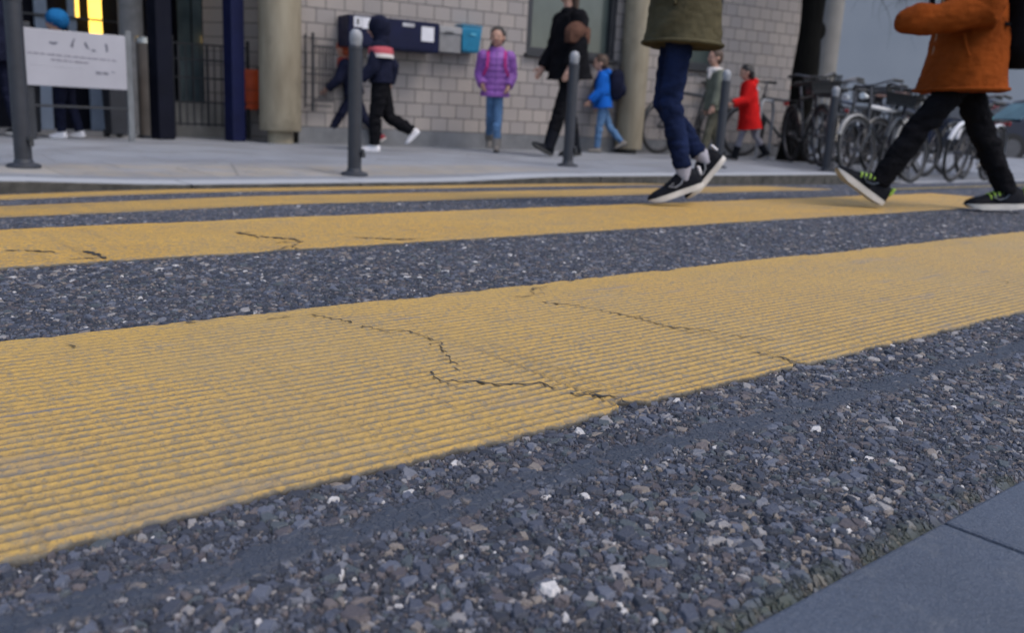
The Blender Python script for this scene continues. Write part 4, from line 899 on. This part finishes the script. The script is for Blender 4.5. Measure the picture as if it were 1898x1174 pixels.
GRN = cloth('grey_green_cloth', (.135, .145, .115), .2); SHB = mat('shoe_black', (.006, .007, .011), .75, .3, 20, spec=.12); SOLW = mat('sole_white', (.55, .52, .48), .6, .12, 20, .05); WHT = mat('shoe_white', (.68, .66, .68), .6, .08, 20); SHR = mat('shoe_red', (.20, .012, .022), .6); SHG = mat('boot_grey', (.20, .18, .16), .7, .2, 20); SOLD = mat('sole_dark', (.03, .03, .03), .7)
SOCK = cloth('sock_grey', (.38, .37, .42), .2); LIME = mat('lime_lace', (.32, .50, .05), .5); HBR = mat('hair_brown', (.055, .030, .018), .6, .35, 40, .3, 120); HBK = mat('hair_black', (.012, .010, .010), .6, .3, 40, .3, 120)
PNK = cloth('pink_cloth', (.46, .04, .20), .1); CORAL = cloth('coral_cloth', (.42, .09, .11), .1); CREAM = cloth('cream_cloth', (.62, .58, .56), .1)
def P(u, v): return (u, v, gz(u, v))
# child in the olive jacket, near, mid-stride
q = person('child in an olive jacket and dark blue jeans walking on the crossing', (2.545, 2.174, gz(2.545, 2.174)+.004), 141, 1.24, -1, ((4, 20, -22), (5, 46, -54)), ((30, 10, 100), (-15, 10, 110)), voxel=.006, hair=HBR,
           foot=1.1, sock=SOCK, top=dict(mat=OLV, hem=-.085, wide=1.1, flare=1.2, swing=-.012, fold=.011, collar=True), pants=(JEAN, .76, .87), shoes=(SHB, SOLW, 0, SHB, WHT, mat('shoe_mark', (.20, .21, .24), .5)), hood='down')
OLIVE = q
# child in the rust coat, near right, mid-stride
q = person('child in a rust orange coat and dark trousers striding at the right edge', (3.667, 1.661, gz(3.667, 1.661)+.004), 140, 1.27, 3, ((34, 3, 32), (-27, 4, -3)), ((8, 10, 74), (-25, 12, 30)), voxel=.006, hair=HBK,
           foot=1.25, sock=BLK, top=dict(mat=ORG, hem=-.09, wide=1.16, flare=1.28, fold=.010, swing=.015, sleeve=1.5, collar=True, zip=mat('zip_grey', (.30, .20, .12), .5)), pants=(BLK, .92, .97), shoes=(SHB, SOLW, 0, LIME, LIME, mat('shoe_mark_dark', (.05, .07, .10), .5)), hood='down')
backpack(q[0], q[1], 1.27, BLK, 'black backpack on the back of the rust coat', (.09, .12, .19), .17, -.16)
# girl in purple, facing the camera
q = person('smiling girl in a purple quilted jacket and light jeans by the brick wall', P(6.03, 7.6), 232, 1.27, 1, ((15, 6, 4), (-15, 28, -26)), ((-16, 10, 62), (-14, 10, 62)), (-12, 0), hair=HBK, ponytail=-1,
           stance=.6, top=dict(mat=PUR, hem=-.045, wide=1.02, flare=1.02, puff=.10, fold=.002, collar=True, zip=mat('zip_violet', (.07, .025, .15), .5)), pants=(JEANL, .84, .88), shoes=(SHG, SHG, .3), hood='down')
backpack(q[0], q[1], 1.27, PNK, 'pink backpack with straps worn by the girl in purple', (.05, .125, .10), .20, -.12, PNK)
# boy with the dark hood
q = person('boy in a dark hood and black trousers with pink and white shoulder bands', P(4.52, 7.41), 140, 1.2, 2, ((8, 8, 0), (-14, 48, -45)), ((12, 14, 30), (-30, 14, 40)), (0, 6), hd=.17, 
           top=dict(mat=DKN, hem=.02, wide=1.12, flare=1.0, fold=.006, bands=[(.232, .285, CORAL), (.205, .2319, CREAM)]), pants=(BLK, 1.22, .99), shoes=(WHT, WHT, 0), hood='up')
# boy half hidden behind the bollard
q = person('child with red hood, navy jacket and red shoes, half hidden behind a bollard', P(4.83, 8.45), 140, 1.1, 14, ((32, 2, 24), (-24, 20, -30)), ((20, 10, 30), (-20, 10, 30)), (0, 8), hd=.165, hair=mat('red_hat', (.33, .06, .02), .8), 
           top=dict(mat=DKN, hem=.0, wide=1.1, flare=1.05, fold=.006, scarf=mat('red_scarf', (.40, .05, .03), .8)), pants=(DKN, .95, .97), shoes=(SHR, SOLW, 0))
# woman in black
q = person('tall woman in black coat, trousers and boots walking, face above the picture', P(6.36, 6.82), 165, 1.72, 4, ((18, 3, 26), (-10, 4, -4)), ((4, 16, 20), (6, 10, 26)), (0, 0), hd=.135, hair=HBR, hair_len=.4,
           top=dict(mat=BLK, hem=-.05, wide=1.14, flare=1.30, fold=.009, collar=True), pants=(BLK, .98, .95), shoes=(SHB, SOLD, .42))
H_ = 1.72; wo, wp = q[0], q[1]
e = empty('shoulder_bag', world(wo, wp(.03, .15, .20)), wo.rotation_euler.z+.15, label='brown fur shoulder bag under the arm of the woman in black', cat='bag')
g = G(); g.ell((0, 0, 0), (.15, .075, .115)); g.box((0, 0, -.02), (.24, .10, .14)); blob('bag', g, cloth('brown_fur', (.10, .052, .038), .4, 120, 40), e, .01, 5, lambda c: .006*noise.noise((c.x*60, c.y*60, c.z*60)))
G().tube([(-.11, 0, .08), (-.06, -.05, .20), (.02, -.07, .24), (.08, -.05, .18), (.11, 0, .08)], .008, 6).build('strap', BLK, e, 60)
# child in blue with a dark backpack
q = person('child in a bright blue jacket and jeans behind the woman in black', P(7.77, 7.72), 140, 1.12, 5, ((6, 4, 0), (-22, 22, -25)), ((10, 10, 35), (-10, 12, 30)), (0, 4), hd=.165, hair=HBR,
           top=dict(mat=BLU, hem=-.03, wide=1.14, flare=1.08, fold=.006, collar=True), pants=(JEANL, .9, .95), shoes=(SHG, SOLD, 0), hood='down')
backpack(q[0], q[1], 1.12, DKN, 'dark backpack on the back of the child in blue', (.08, .10, .16), .20, -.145)
# girl with white scarf, child in red coat
q = person('girl in a grey green coat and white scarf beside the child in red', P(8.32, 6.50), 150, 1.21, 3, ((14, 4, 4), (-10, 12, -8)), ((6, 14, 14), (-6, 12, 14)), (10, 0), hd=.15, hair=HBR,
           top=dict(mat=GRN, hem=-.035, wide=1.06, flare=1.12, fold=.006, scarf=CREAM), pants=(cloth('khaki_cloth', (.10, .095, .07), .2), .95, .95), shoes=(SHG, SOLD, 0))
q = person('child in a long red coat and dark boots walking past the bicycles', P(9.05, 6.55), 140, 1.11, 8, ((18, 6, 8), (-24, 14, -22)), ((18, 12, 55), (-14, 10, 30)), (0, 10), hd=.16, hair=HBK, hair_len=.1,
           top=dict(mat=RED, hem=-.16, wide=1.25, flare=1.22, fold=.006, collar=True, scarf=None), pants=(cloth('grey_legging', (.20, .20, .24), .2), .82, .9), shoes=(SHB, SOLD, .45), hood='down')
# child behind the sign and figure at the left edge
q = person('child with a blue hat and dark clothes behind the sign board', P(2.10, 8.72), 140, 1.06, 3, ((4, 4, 0), (-6, 10, 0)), ((10, 10, 30), (-6, 10, 30)), (0, 4), hd=.17,
           top=dict(mat=DKN, hem=-.03, wide=1.1, flare=1.05, fold=.005, collar=True), pants=(DKN, 1.0, .97), shoes=(WHT, WHT, 0))
hp_ = q[2]; g = G(); hs = .17*1.06; g.ell(hp_(-.12, 0, .16), (.54*hs, .52*hs, .46*hs)); g.ell(hp_(-.3, 0, .05), (.36*hs, .40*hs, .42*hs)); blob('hat', g, cloth('blue_knit', (.015, .12, .30), .2, 160, 30), q[0], .008, 4)
q = person('person in navy clothes with a teal bag at the left edge of the picture', P(1.60, 8.85), 120, 1.4, 2, ((6, 4, 0), (-8, 10, 0)), ((8, 10, 30), (-8, 10, 20)), (0, 0), hd=.15, hair=HBK,
           top=dict(mat=DKN, hem=-.06, wide=1.0, flare=1.05, fold=.005, collar=True), pants=(DKN, .95, .97), shoes=(SHB, SOLW, 0))
e = empty('teal_bag', world(q[0], q[3][0][2])+Vector((0, 0, .02)), 0, label='small teal bag held by the person at the left edge', cat='bag')
g = G(); g.ell((0, 0, -.09), (.06, .05, .08)); g.box((0, 0, -.12), (.09, .06, .08)); blob('bag', g, mat('teal_fabric', (.02, .22, .22), .7), e, .008, 4); G().tube([(-.03, 0, -.03), (-.02, 0, .02), (.02, 0, .02), (.03, 0, -.03)], .005, 6).build('handle', FR, e, 60)
